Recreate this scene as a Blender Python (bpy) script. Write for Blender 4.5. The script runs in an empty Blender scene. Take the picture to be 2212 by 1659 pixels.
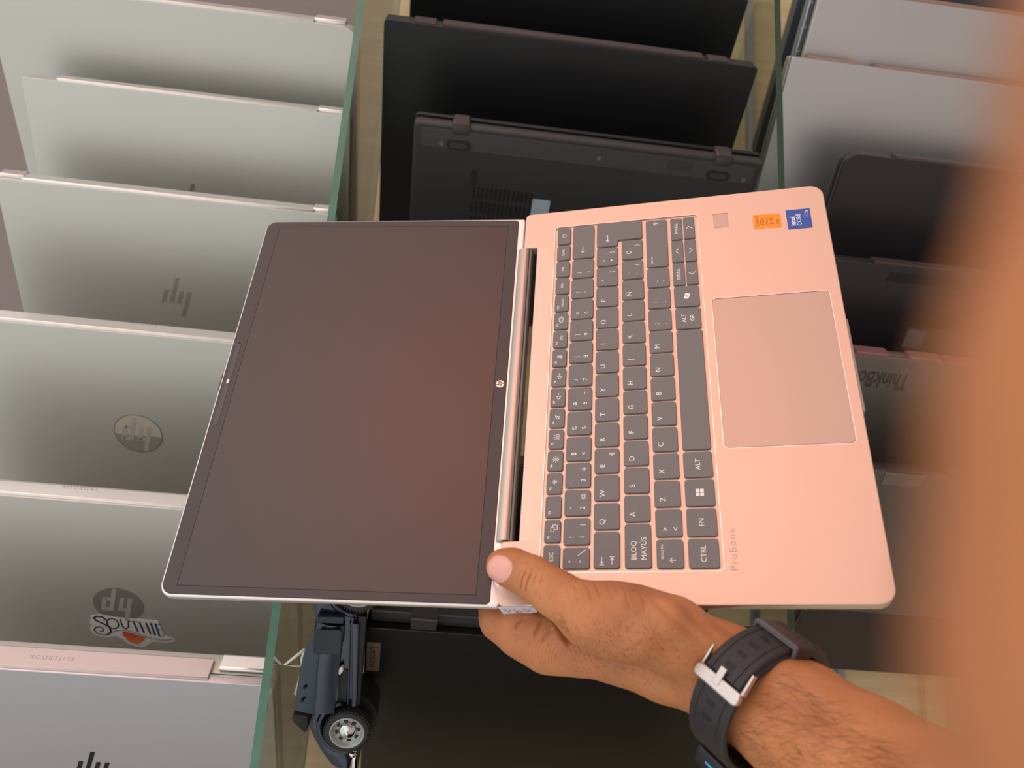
import bpy, bmesh, math, random
import numpy as np
from mathutils import Vector, Matrix
from mathutils.bvhtree import BVHTree

random.seed(7)
S = bpy.context.scene
COL = S.collection
ZC = 1.2                                   # camera height above the floor; all coordinates below are relative to it
UP = Vector((0, 0, ZC))

# ------------------------------------------------------------------ camera
F = 1800.0
RC = Matrix(((0.068, 0.9599, -0.2719), (-0.107, -0.2639, -0.9586), (-0.9919, 0.0942, 0.0848)))  # columns: camera axes in the world
cx_ = Vector(RC.col[0]).normalized()
cz_ = Vector(RC.col[2]); cz_ = (cz_ - cx_ * cz_.dot(cx_)).normalized()
cy_ = cz_.cross(cx_)
RC = Matrix((cx_, cy_, cz_)).transposed()
cam = bpy.data.cameras.new('camera')
cam.sensor_fit = 'HORIZONTAL'; cam.sensor_width = 36.0
cam.lens = 36.0 * F / 2212.0
cam.clip_start = 0.001; cam.clip_end = 60
cam.dof.use_dof = True
cam.dof.focus_distance = 0.55
cam.dof.aperture_fstop = (cam.lens / 1000) / 0.0036
camo = bpy.data.objects.new('camera', cam); COL.objects.link(camo)
camo.matrix_world = Matrix.Translation(UP) @ RC.to_4x4()
S.camera = camo

# ------------------------------------------------------------------ view + world light
S.view_settings.view_transform = 'Standard'
S.view_settings.look = 'None'
S.view_settings.exposure = 0.0
S.view_settings.gamma = 1.0
S.view_settings.use_curve_mapping = False

W = bpy.data.worlds.new('shop_light'); S.world = W; W.use_nodes = True
nt = W.node_tree; nt.nodes.clear()
def wn(t, **k):
    n = nt.nodes.new(t)
    for a, b in k.items(): setattr(n, a, b)
    return n
tc = wn('ShaderNodeTexCoord')
LOBES = [  # direction, sharpness, colour, strength
    ((0.71, -0.63, 0.34), 28.0, (1.0, 0.24, 0.10), 2.4),
    ((0.62, -0.70, 0.34), 7.0, (1.0, 0.78, 0.64), 0.50),
    ((0.84, -0.52, 0.05), 3.0, (1.0, 0.70, 0.58), 0.24),
    ((-0.72, -0.62, 0.10), 2.0, (0.97, 0.96, 0.90), 0.80),
    ((0.42, -0.52, 0.74), 9.0, (0.93, 0.97, 1.0), 1.0),
    ((0.0, -0.30, 0.95), 3.0, (0.96, 0.98, 1.0), 0.6),
    ((0.9, 0.45, 0.2), 3.0, (1.0, 0.92, 0.88), 0.8),
]
acc = None
for d_, p_, c_, s_ in LOBES:
    v = Vector(d_).normalized()
    dt = wn('ShaderNodeVectorMath', operation='DOT_PRODUCT'); dt.inputs[1].default_value = v
    nt.links.new(tc.outputs['Generated'], dt.inputs[0])
    mx = wn('ShaderNodeMath', operation='MAXIMUM'); mx.inputs[1].default_value = 0
    nt.links.new(dt.outputs['Value'], mx.inputs[0])
    pw = wn('ShaderNodeMath', operation='POWER'); pw.inputs[1].default_value = p_
    nt.links.new(mx.outputs[0], pw.inputs[0])
    sc = wn('ShaderNodeVectorMath', operation='SCALE'); sc.inputs[0].default_value = [x * s_ for x in c_]
    nt.links.new(pw.outputs[0], sc.inputs['Scale'])
    if acc is None:
        ad = wn('ShaderNodeVectorMath', operation='ADD'); ad.inputs[1].default_value = (0.36, 0.355, 0.36)
        nt.links.new(sc.outputs[0], ad.inputs[0])
    else:
        ad = wn('ShaderNodeVectorMath', operation='ADD')
        nt.links.new(acc, ad.inputs[0]); nt.links.new(sc.outputs[0], ad.inputs[1])
    acc = ad.outputs[0]
sepz = wn('ShaderNodeSeparateXYZ'); nt.links.new(tc.outputs['Generated'], sepz.inputs[0])
low = wn('ShaderNodeMapRange', interpolation_type='SMOOTHSTEP')      # dims light from low directions, added to darken the lower back wall
low.inputs['From Min'].default_value = -0.45; low.inputs['From Max'].default_value = 0.12; low.inputs['To Min'].default_value = 0.30; low.inputs['To Max'].default_value = 1.0
nt.links.new(sepz.outputs['Z'], low.inputs['Value'])
dim = wn('ShaderNodeVectorMath', operation='SCALE'); nt.links.new(acc, dim.inputs[0]); nt.links.new(low.outputs[0], dim.inputs['Scale']); acc = dim.outputs[0]
bg = wn('ShaderNodeBackground'); bg.inputs['Strength'].default_value = 1.0
nt.links.new(acc, bg.inputs['Color'])
wo = wn('ShaderNodeOutputWorld'); nt.links.new(bg.outputs[0], wo.inputs['Surface'])

# ------------------------------------------------------------------ materials
def lin(c):
    return tuple(((x / 255) / 12.92 if x / 255 <= 0.04045 else ((x / 255 + 0.055) / 1.055) ** 2.4) for x in c)
MATS = {}
def mat(name, rgb, rough=0.5, metal=0.0, var=0.0, scale=40.0, bump=0.0, bscale=900.0, spec=0.5, coat=0.0, emit=None):
    if name in MATS: return MATS[name]
    m = bpy.data.materials.new(name); m.use_nodes = True
    n = m.node_tree; b = n.nodes['Principled BSDF']
    col = lin(rgb) + (1,)
    b.inputs['Base Color'].default_value = col
    b.inputs['Roughness'].default_value = rough
    b.inputs['Metallic'].default_value = metal
    b.inputs['Specular IOR Level'].default_value = spec
    b.inputs['Coat Weight'].default_value = coat
    t = n.nodes.new('ShaderNodeTexCoord')
    if var > 0:
        no = n.nodes.new('ShaderNodeTexNoise'); no.inputs['Scale'].default_value = scale; no.inputs['Detail'].default_value = 4
        n.links.new(t.outputs['Object'], no.inputs['Vector'])
        mx = n.nodes.new('ShaderNodeMix'); mx.data_type = 'RGBA'
        mx.inputs['A'].default_value = tuple(x * (1 - var) for x in col[:3]) + (1,)
        mx.inputs['B'].default_value = tuple(min(1, x * (1 + var)) for x in col[:3]) + (1,)
        n.links.new(no.outputs['Fac'], mx.inputs['Factor'])
        n.links.new(mx.outputs['Result'], b.inputs['Base Color'])
    if bump > 0:
        nb = n.nodes.new('ShaderNodeTexNoise'); nb.inputs['Scale'].default_value = bscale; nb.inputs['Detail'].default_value = 3
        n.links.new(t.outputs['Object'], nb.inputs['Vector'])
        bp = n.nodes.new('ShaderNodeBump'); bp.inputs['Strength'].default_value = bump; bp.inputs['Distance'].default_value = 0.0005
        n.links.new(nb.outputs['Fac'], bp.inputs['Height']); n.links.new(bp.outputs[0], b.inputs['Normal'])
    MATS[name] = m
    return m

ALU = mat('anodised_aluminium', (202, 202, 195), 0.46, 0.6, var=0.03, scale=15, bump=0.08, bscale=2500)
ALU_EDGE = mat('polished_aluminium_edge', (225, 222, 218), 0.25, 0.8)
ALU_COOL = mat('cool_silver', (200, 199, 202), 0.36, 0.8, var=0.03, scale=12, bump=0.06, bscale=2500)
ALU_DARK = mat('dark_grey_metal', (112, 108, 106), 0.4, 0.6, var=0.05, scale=12)
GAP = mat('dark_gap', (14, 13, 14), 0.6)
DECK = mat('held_silver_warm_lit', (214, 183, 165), 0.40, 0.62, var=0.012, scale=30, bump=0.05, bscale=3000)  # silver deck with warm light painted into its base colour
DECK_EDGE = mat('held_edge', (232, 228, 226), 0.22, 0.85)
PAD = mat('touchpad_glass', (188, 163, 149), 0.36, 0.45)  # base carries the same painted warm light as the deck
KEYM = mat('key_plastic', (112, 108, 107), 0.5, 0.0, var=0.03, scale=200, bump=0.1, bscale=4000)
LEG = mat('legend_white', (238, 232, 226), 0.5)
BEZ = mat('bezel_black', (52, 47, 49), 0.35, 0.0, spec=0.45)
SCR = mat('screen_panel', (22, 12, 11), 0.2, 0.0, spec=0.6)  # base reddened to carry part of the warm reflection
RUB = mat('rubber_dark', (26, 26, 28), 0.55)
BLK = mat('black_lid', (17, 17, 19), 0.42, 0.0, var=0.15, scale=9, bump=0.05, bscale=2500, spec=0.5)
BLK2 = mat('charcoal_plastic', (52, 50, 51), 0.45, 0.0, var=0.1, scale=12, bump=0.08)
BLKE = mat('black_edge', (66, 56, 56), 0.38, 0.2)
BRN = mat('dark_lid_warm', (52, 46, 50), 0.34, 0.35, var=0.08, scale=8)
TBK = mat('mineral_grey_lid', (118, 110, 104), 0.4, 0.55, var=0.04, scale=10)
INK = mat('dark_ink', (60, 56, 54), 0.5)
MIRR = mat('logo_mirror', (146, 142, 136), 0.4, 0.45, var=0.1, scale=60)
MIRR2 = mat('logo_texture', (156, 152, 142), 0.45, 0.3, var=0.35, scale=1400)
BLKLOGO = mat('logo_black', (22, 24, 30), 0.2, 0.3)
ENGR = mat('engraved_text', (168, 152, 146), 0.5, 0.3)

# ------------------------------------------------------------------ building helpers
def link(name, me, m=None, parent=None, smooth=False, matrix=None):
    o = bpy.data.objects.new(name, me); COL.objects.link(o)
    if m is not None:
        me.materials.clear()
        for q in (m if isinstance(m, (list, tuple)) else [m]): me.materials.append(q)
    if parent is not None: o.parent = parent
    if matrix is not None: o.matrix_local = matrix
    if smooth:
        me.polygons.foreach_set('use_smooth', [True] * len(me.polygons))
    return o

def flat_norm(me, ang):
    """smooth shading, but large flat faces keep their own normal right up to their edges"""
    me.polygons.foreach_set('use_smooth', [True] * len(me.polygons))
    me.set_sharp_from_angle(angle=math.radians(ang))
    tot = sum(p.area for p in me.polygons); big = [p for p in me.polygons if p.area > 0.12 * tot]
    if big:
        at = me.attributes.get('sharp_edge') or me.attributes.new('sharp_edge', 'BOOLEAN', 'EDGE')
        ek = {tuple(sorted(e.vertices)): e.index for e in me.edges}
        for p in big:
            for k in p.edge_keys: at.data[ek[tuple(sorted(k))]].value = True
def from_bm(name, bm, m, parent=None, smooth=False, matrix=None, autosmooth=None):
    me = bpy.data.meshes.new(name); bmesh.ops.recalc_face_normals(bm, faces=bm.faces)
    bm.to_mesh(me); bm.free()
    if autosmooth is not None:
        flat_norm(me, autosmooth)
    return link(name, me, m, parent, smooth, matrix)

def empty(name, M, label=None, cat=None, group=None):
    o = bpy.data.objects.new(name, None); COL.objects.link(o); o.empty_display_size = 0.01
    o.matrix_world = M
    if label: o['label'] = label
    if cat: o['category'] = cat
    if group: o['group'] = group
    return o
def tag(o, label, cat, group=None):
    o['label'] = label; o['category'] = cat
    if group: o['group'] = group
    return o
def struct(o, label=None):
    o['kind'] = 'structure'
    if label: o['label'] = label
    return o

def rr(x0, y0, x1, y1, r, n=6):
    if not isinstance(r, (list, tuple)): r = [r] * 4
    return fillet([(x0, y0), (x1, y0), (x1, y1), (x0, y1)], r, n)
def fillet(pts, radii, n=6):
    out = []; N = len(pts)
    for i in range(N):
        p = Vector(pts[i]); a = Vector(pts[i - 1]); b = Vector(pts[(i + 1) % N]); r = radii[i]
        if r <= 1e-7: out.append(tuple(p)); continue
        u = (a - p).normalized(); v = (b - p).normalized()
        ang = math.acos(max(-1, min(1, u.dot(v)))); t = r / math.tan(ang / 2)
        c = p + (u + v).normalized() * (r / math.sin(ang / 2))
        s = p + u * t - c; e = p + v * t - c
        a0 = math.atan2(s.y, s.x); a1 = math.atan2(e.y, e.x); dd = a1 - a0
        while dd > math.pi: dd -= 2 * math.pi
        while dd < -math.pi: dd += 2 * math.pi
        for k in range(n + 1):
            th = a0 + dd * k / n; out.append((c.x + r * math.cos(th), c.y + r * math.sin(th)))
    return out

def add_prism(bm, outline, z0, z1, bevel=0.0, fr=None, seg=2, both=True):
    """outline in the (a,b) plane extruded along c from z0 to z1; fr maps (a,b,c) to local xyz"""
    tb = bmesh.new()
    vs = [tb.verts.new((a, b, z0)) for a, b in outline]
    f = tb.faces.new(vs)
    r = bmesh.ops.extrude_face_region(tb, geom=[f])
    nv = [g for g in r['geom'] if isinstance(g, bmesh.types.BMVert)]
    for v in nv: v.co.z = z1
    bmesh.ops.recalc_face_normals(tb, faces=tb.faces)
    if bevel > 0:
        hi, lo = max(z0, z1), min(z0, z1)
        ed = [e for e in tb.edges if all(abs(v.co.z - z1) < 1e-9 for v in e.verts) or (both and all(abs(v.co.z - z0) < 1e-9 for v in e.verts))]
        bmesh.ops.bevel(tb, geom=ed, offset=bevel, segments=seg, affect='EDGES', profile=0.5)
    if fr is not None: bmesh.ops.transform(tb, matrix=fr, verts=tb.verts)
    me = bpy.data.meshes.new('t'); tb.to_mesh(me); tb.free(); bm.from_mesh(me); bpy.data.meshes.remove(me)

def prism(name, outline, z0, z1, m, parent=None, bevel=0.0, fr=None, seg=2, both=True, matrix=None, auto=40):
    bm = bmesh.new(); add_prism(bm, outline, z0, z1, bevel, fr, seg, both)
    return from_bm(name, bm, m, parent, autosmooth=auto, matrix=matrix)

def add_cyl(bm, p, q, r0, r1=None, n=24, cap=True):
    r1 = r0 if r1 is None else r1
    p = Vector(p); q = Vector(q); d = (q - p).normalized()
    u = d.orthogonal().normalized(); v = d.cross(u)
    A = [bm.verts.new(p + (u * math.cos(2 * math.pi * i / n) + v * math.sin(2 * math.pi * i / n)) * r0) for i in range(n)]
    B = [bm.verts.new(q + (u * math.cos(2 * math.pi * i / n) + v * math.sin(2 * math.pi * i / n)) * r1) for i in range(n)]
    for i in range(n):
        j = (i + 1) % n; bm.faces.new((A[i], A[j], B[j], B[i]))
    if cap: bm.faces.new(A[::-1]); bm.faces.new(B)
def add_lathe(bm, prof, M, n=40, cap=True):
    rings = []
    for r, z in prof:
        rings.append([bm.verts.new(M @ Vector((r * math.cos(2 * math.pi * i / n), r * math.sin(2 * math.pi * i / n), z))) for i in range(n)])
    for a, b in zip(rings, rings[1:]):
        for i in range(n):
            j = (i + 1) % n; bm.faces.new((a[i], a[j], b[j], b[i]))
    if cap: bm.faces.new(rings[0][::-1]); bm.faces.new(rings[-1])
def add_tube(bm, pts, r, n=8):
    pts = [Vector(p) for p in pts]; rings = []
    for i, p in enumerate(pts):
        d = (pts[min(i + 1, len(pts) - 1)] - pts[max(i - 1, 0)]).normalized()
        u = d.cross(Vector((0.13, 0.27, 0.95))).normalized(); v = d.cross(u)
        rad = r[i] if isinstance(r, (list, tuple)) else r
        rings.append([bm.verts.new(p + (u * math.cos(2 * math.pi * k / n) + v * math.sin(2 * math.pi * k / n)) * rad) for k in range(n)])
    for a, b in zip(rings, rings[1:]):
        for k in range(n):
            j = (k + 1) % n; bm.faces.new((a[k], a[j], b[j], b[k]))
    bm.faces.new(rings[0][::-1]); bm.faces.new(rings[-1])

def add_stroke(bm, pts, w, z=0.0, fr=None, t=0.00003):
    """flat stroke of width w along a polyline in the (a,b) plane"""
    for a, b in zip(pts, pts[1:]):
        a = Vector(a); b = Vector(b); d = (b - a)
        if d.length < 1e-9: continue
        d.normalize(); nrm = Vector((-d.y, d.x)) * w / 2; e = d * w * 0.3
        add_prism(bm, [tuple(a - e - nrm), tuple(b + e - nrm), tuple(b + e + nrm), tuple(a - e + nrm)], z, z + t, 0, fr)
def arc(cx, cy, r, a0, a1, n=12, ry=None):
    ry = r if ry is None else ry
    return [(cx + r * math.cos(math.radians(a0 + (a1 - a0) * i / n)), cy + ry * math.sin(math.radians(a0 + (a1 - a0) * i / n))) for i in range(n + 1)]

TXT = {}
def text_mesh(s, size, align='CENTER', xs=1.0, shear=0.0, space=1.0, off=0.0):
    cu = bpy.data.curves.new('txt', 'FONT'); cu.body = s; cu.size = size; cu.align_x = align; cu.align_y = 'CENTER'
    cu.extrude = 0.00002; cu.shear = shear; cu.space_character = space; cu.resolution_u = 3; cu.offset = off
    ob = bpy.data.objects.new('txt', cu); COL.objects.link(ob)
    dg = bpy.context.evaluated_depsgraph_get()
    me = bpy.data.meshes.new_from_object(ob.evaluated_get(dg))
    bpy.data.objects.remove(ob); bpy.data.curves.remove(cu)
    for v in me.vertices: v.co.x *= xs
    return me
def add_text(bm, s, size, x, y, z, fr=None, **k):
    me = text_mesh(s, size, **k)
    M = Matrix.Translation((x, y, z))
    if fr is not None: M = fr @ M
    me.transform(M); bm.from_mesh(me); bpy.data.meshes.remove(me)

def basis(ex, ey, ez, o=(0, 0, 0)):
    M = Matrix((ex, ey, ez)).transposed().to_4x4(); M.translation = Vector(o); return M
mm = 0.001

# ------------------------------------------------------------------ cabinet, wall, glass shelves
def node_wood(name, c1, c2, rough=0.45, axis=(3, 3, 40)):
    m = bpy.data.materials.new(name); m.use_nodes = True; n = m.node_tree; b = n.nodes['Principled BSDF']
    t = n.nodes.new('ShaderNodeTexCoord'); mp = n.nodes.new('ShaderNodeMapping'); mp.inputs['Scale'].default_value = axis
    no = n.nodes.new('ShaderNodeTexNoise'); no.inputs['Scale'].default_value = 3.0; no.inputs['Detail'].default_value = 6
    r = n.nodes.new('ShaderNodeValToRGB'); r.color_ramp.elements[0].position = 0.35; r.color_ramp.elements[1].position = 0.65
    r.color_ramp.elements[0].color = lin(c1) + (1,); r.color_ramp.elements[1].color = lin(c2) + (1,)
    n.links.new(t.outputs['Object'], mp.inputs[0]); n.links.new(mp.outputs[0], no.inputs[0]); n.links.new(no.outputs['Fac'], r.inputs[0])
    n.links.new(r.outputs[0], b.inputs['Base Color']); b.inputs['Roughness'].default_value = rough
    return m
WOOD = node_wood('beige_wood_laminate', (196, 174, 134), (208, 188, 150), axis=(40, 3, 2))
GREYW = mat('wall_shade_grey', (128, 121, 119), 0.6, var=0.03, scale=4)  # grey paints shade onto the upper part of the laminate wall
YW = 0.935
ZU, ZL, ZB = 0.104, -0.2765, -0.665
def box(name, a, b, m, bevel=0.0, parent=None):
    return prism(name, [(a[0], a[1]), (b[0], a[1]), (b[0], b[1]), (a[0], b[1])], a[2], b[2], m, parent, bevel)
struct(box('wall_back', (-1.3, YW, 0), (1.9, YW + 0.03, ZU + ZC - 0.004), WOOD), 'beige wood laminate back wall behind the glass shelves')
struct(box('wall_back', (-1.3, YW, ZU + ZC - 0.004), (1.9, YW + 0.03, ZC + 1.0), GREYW), 'upper back wall behind the top row of silver laptops, shade painted in as grey')
struct(box('floor', (-2.5, -2.5, -0.02), (2.5, 1.2, 0), mat('floor_tile', (176, 162, 152), 0.5, var=0.1, scale=3)), 'grey shop floor')

def glass_mats():
    m = bpy.data.materials.new('shelf_glass'); m.use_nodes = True; n = m.node_tree; n.nodes.remove(n.nodes['Principled BSDF'])
    tr = n.nodes.new('ShaderNodeBsdfTransparent'); tr.inputs[0].default_value = (0.90, 0.94, 0.905, 1)
    gl = n.nodes.new('ShaderNodeBsdfGlossy'); gl.inputs['Roughness'].default_value = 0.03
    fr = n.nodes.new('ShaderNodeFresnel'); fr.inputs['IOR'].default_value = 1.5
    mx = n.nodes.new('ShaderNodeMixShader'); out = n.nodes['Material Output']
    ge = n.nodes.new('ShaderNodeNewGeometry'); io = n.nodes.new('ShaderNodeMapRange')
    io.inputs['To Min'].default_value = 1.5; io.inputs['To Max'].default_value = 1 / 1.5
    n.links.new(ge.outputs['Backfacing'], io.inputs['Value']); n.links.new(io.outputs[0], fr.inputs['IOR'])
    n.links.new(fr.outputs[0], mx.inputs[0]); n.links.new(tr.outputs[0], mx.inputs[1]); n.links.new(gl.outputs[0], mx.inputs[2])
    n.links.new(mx.outputs[0], out.inputs['Surface'])
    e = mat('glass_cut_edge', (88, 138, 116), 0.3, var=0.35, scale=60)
    e.node_tree.nodes['Principled BSDF'].inputs['Transmission Weight'].default_value = 0.25
    return m, e
GL, GLE = glass_mats()
def shelf(z, th, label, edge):
    y0 = 0.6285; y1 = 0.900; x0, x1 = -1.2, 1.85
    bm = bmesh.new(); add_prism(bm, [(x0, y0), (x1, y0), (x1, y1), (x0, y1)], z - th, z, 0.0)
    o = from_bm('glass_shelf', bm, [GL, edge])
    for p in o.data.polygons:
        p.material_index = 0 if abs(p.normal.z) > 0.5 else 1
    tag(o, label, 'shelf')
    return o
shelf(ZC + ZU, 0.006, 'upper clear glass shelf with a green cut edge carrying silver laptops', GLE)
shelf(ZC + ZL, 0.006, 'lower clear glass shelf with a green edge painted darker for its viewing angle under the black laptops', mat('glass_cut_edge_view_dark', (44, 66, 52), 0.25, var=0.25, scale=60))  # darker copy of the cut edge, its look at this angle painted in
# rails carrying the shelves on the back wall
RAIL = mat('aluminium_rail', (150, 155, 165), 0.35, 0.7)
for z, lab in ((-0.372, 'slim metal rail across the wood back wall nearest below the lower glass shelf'),
               (-0.468, 'slim metal rail across the wood back wall, second below the lower glass shelf')):
    tag(box('wall_rail', (-1.2, YW - 0.010, ZC + z - 0.004), (1.85, YW + 0.0005, ZC + z + 0.004), RAIL, 0.001), lab, 'rail')
tag(box('wall_batten', (-1.2, YW - 0.014, ZC - 0.585), (1.85, YW + 0.0005, ZC - 0.562), WOOD, 0.002), 'pale wooden batten low across the back wall beside the bottom row', 'batten')
cab = empty('base_cabinet', Matrix.Translation((0, 0.78, 0)), 'low beige wooden cabinet under the bottom row of laptops', 'cabinet')
def cb(name, a, b, bev=0.002):
    o = prism(name, [(a[0], a[1] - 0.78), (b[0], a[1] - 0.78), (b[0], b[1] - 0.78), (a[0], b[1] - 0.78)], a[2], b[2], WOOD, cab, bev); return o
cb('carcass', (-1.25, 0.63, 0.0), (1.85, YW, ZC + ZB - 0.02))
cb('cabinet_top', (-1.28, 0.60, ZC + ZB - 0.02), (1.88, YW, ZC + ZB))
for i in range(4): cb('door', (-1.24 + i * 0.77, 0.610, 0.06), (-1.24 + i * 0.77 + 0.76, 0.63, ZC + ZB - 0.03))

# ------------------------------------------------------------------ laptops standing on the shelves
# local frame: x runs from the hinge edge to the front edge, y points out of the seen face, z is up along the long side
FRXZ = basis((1, 0, 0), (0, 0, 1), (0, 1, 0))          # (a,b,c) -> x=a, z=b, y=c
def lap_root(O, h, label, group):
    r = math.radians(h); d = Vector((math.sin(r), math.cos(r), 0)); n = Vector((-math.cos(r), math.sin(r), 0))
    return empty('laptop', basis(d, n, (0, 0, 1), Vector(O) + UP), label, 'laptop', group)
def slab(name, x0, x1, H, y0, y1, m, parent, r=0.008, bev=0.0008, z0=0.0):
    return prism(name, rr(x0, z0, x1, H, r), y0, y1, m, parent, bev, FRXZ)
# logos lie in the lid face: text right = +z, text up = +x (away from the hinge)
FRLOGO = basis((0, 0, 1), (1, 0, 0), (0, 1, 0))        # (a,b,c) -> z=a, x=b, y=c
def circle_logo(par, cx, cz, R, body, dot):
    o = prism('logo', arc(cz, cx, R, 0, 354, 59), -0.0001, 0.00025, body, par, 0, FRLOGO)
    bm = bmesh.new(); w = R * 0.19; k = R; sl = 0.22
    def P(x, y): return (cz + (x + sl * y) * k, cx + y * k)
    def bar(x0, y0, x1, y1):
        add_prism(bm, [P(x0, y0), P(x1, y0), P(x1, y1), P(x0, y1)], 0.0002, 0.00036, 0, FRLOGO)
    # h
    bar(-0.52, -0.42, -0.34, 0.93); bar(-0.34, 0.20, -0.06, 0.38); bar(-0.20, -0.42, -0.02, 0.36)
    # p
    bar(0.16, -0.93, 0.34, 0.38); bar(0.34, 0.20, 0.58, 0.38); bar(0.34, -0.42, 0.58, -0.24); bar(0.48, -0.40, 0.66, 0.36)
    from_bm('letter_cutout', bm, dot, o)
    return o
def bars_logo(par, cx, cz, m, sc=1.0):
    bm = bmesh.new(); sl = 0.30
    # x centre of each bar along text direction, lower and upper end along text-up
    for bx, y0, y1 in ((-10.2, -6.5, 20.5), (-3.3, -6.5, 6.5), (3.6, -20.5, 6.5), (10.5, -6.5, 6.5)):
        w = 1.9
        q = [(bx - w, y0), (bx + w, y0), (bx + w, y1), (bx - w, y1)]
        add_prism(bm, [(cz + (x + sl * y) * mm * sc, cx + y * mm * sc) for x, y in q], -0.0001, 0.0002, 0, FRLOGO)
    return from_bm('logo', bm, m, par)
# text on the spine: right = +z, up = towards the lid (+y), facing -x
FRSP = basis((0, 0, 1), (0, 1, 0), (-1, 0, 0))
def spine_text(par, s, z, y, size, x=-0.0022, m=ENGR):
    bm = bmesh.new(); add_text(bm, s, size, z, y, -x, FRSP, space=1.35)
    return from_bm('spine_lettering', bm, m, par)

def shelf_laptop(O, h, H, D, label, group, lid=ALU, base=ALU, edge=ALU_EDGE, tl=0.0055, tb=0.0105, gap=0.0012, r=0.008,
                 hinge='bar', hm=None, hz=(0.035, None), seam=True):
    R = lap_root(O, h, label, group)
    slab('lid', 0.0, D, H, -tl, 0.0, lid, R, r)
    if seam: slab('gasket', 0.0018, D - 0.003, H - 0.003, -tl - gap, -tl, GAP, R, r, 0, z0=0.003)
    slab('base', 0.0012, D, H, -tl - gap - tb, -tl - gap, base, R, r, 0.0016)
    hm = hm or edge
    z0 = hz[0]; z1 = hz[1] if hz[1] else H - hz[0]
    if hinge == 'bar':       # one long hinge cover across the spine
        prism('hinge_cover', rr(-0.0022, -tl - gap - tb * 0.62, 0.004, -0.0012, 0.0012, 3), z0, z1, hm, R, 0.0004, basis((1, 0, 0), (0, 1, 0), (0, 0, 1)))
    elif hinge == 'blocks':
        for a, b in ((z0, z0 + 0.03), (z1 - 0.03, z1)):
            prism('hinge', rr(-0.0026, -tl - gap - tb * 0.7, 0.004, -0.001, 0.0012, 3), a, b, hm, R, 0.0004, basis((1, 0, 0), (0, 1, 0), (0, 0, 1)))
    return R

GU = 'silver laptops on the upper glass shelf'
A = shelf_laptop((0.503, 0.651, ZU), -36, 0.326, 0.225, 'silver laptop with wide rounded corners at the far right of the upper glass shelf', GU, r=0.014, hinge='bar', hz=(0.040, None))
prism('hinge_end', rr(-0.0030, -0.018, 0.003, -0.0045, 0.002, 3), 0.012, 0.040, ALU_EDGE, A, 0.0005)
B = shelf_laptop((0.428, 0.675, ZU), -42, 0.2865, 0.205, 'plain silver laptop, second from the right end on the upper glass shelf', GU, r=0.003, hinge='bar', hz=(0.03, None))
prism('hinge_end', rr(-0.0026, -0.017, 0.003, -0.0045, 0.002, 3), 0.002, 0.030, ALU_EDGE, B, 0.0005)
bars_logo(B, 0.092 + 0.008, 0.1475, mat('logo_grey', (150, 150, 140), 0.4, 0.5), 0.95)
C = shelf_laptop((0.332, 0.682, ZU), -41, 0.2905, 0.210, 'silver laptop with a dotted slash-style emblem on the lid, upper shelf', GU, r=0.004, hinge='bar', hz=(0.022, None))
prism('hinge_end', rr(-0.0026, -0.017, 0.003, -0.0045, 0.002, 3), 0.002, 0.0225, ALU_EDGE, C, 0.0005)
prism('hinge_end', rr(-0.0026, -0.017, 0.003, -0.0045, 0.002, 3), 0.2685, 0.2885, ALU_EDGE, C, 0.0005)
bars_logo(C, 0.098, 0.1475, MIRR2)
D_ = shelf_laptop((0.205, 0.680, ZU), -41, 0.325, 0.228, 'silver laptop with a round mirrored emblem and clean lid on the upper shelf', GU, hinge='bar', hz=(0.01, None), tl=0.006, tb=0.012)
lgD = circle_logo(D_, 0.104, 0.159, 0.0208, mat('logo_half_mirror', (205, 197, 178), 0.4, 0.3, var=0.12, scale=50), ALU)
prism('textured_half', arc(0.159, 0.104, 0.0206, 5, 175, 40), 0.00025, 0.00028, MIRR2, lgD, 0, FRLOGO)
bm = bmesh.new(); add_stroke(bm, arc(0.159, 0.104, 0.0206, 0, 360, 60), 0.0007, 0.00026, FRLOGO); from_bm('ring', bm, mat('logo_ring', (128, 124, 116), 0.4, 0.3), lgD)
spine_text(D_, 'PROBOOK', 0.148, -0.013, 0.0042)
E_ = shelf_laptop((0.0655, 0.680, ZU), -41, 0.325, 0.228, 'silver laptop with a round emblem and a white sunset sticker on its lid', GU, hinge='bar', hz=(0.01, None), tl=0.006, tb=0.013)
circle_logo(E_, 0.1155, 0.151, 0.0208, MIRR, ALU)
spine_text(E_, 'PROBOOK', 0.170, -0.013, 0.0046)
F_ = shelf_laptop((-0.0600, 0.680, ZU), -41, 0.325, 0.228, 'cool silver laptop with black slash-style emblem at the left end of the upper shelf', GU, lid=ALU_COOL, hinge='bar', hz=(0.048, None), tl=0.0075, tb=0.018, hm=mat('silver_warm_lit', (205, 196, 194), 0.4, 0.6))  # hinge cover tinted pink to paint warm light on the silver spine
bars_logo(F_, 0.1185, 0.1475, BLKLOGO)
spine_text(F_, 'ELITEBOOK', 0.164, -0.011, 0.0048)
for z0 in (0.006, 0.283):
    prism('hinge_end', rr(-0.0035, -0.024, 0.003, -0.010, 0.002, 3), z0, z0 + 0.036, ALU_EDGE, F_, 0.0006)

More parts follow.
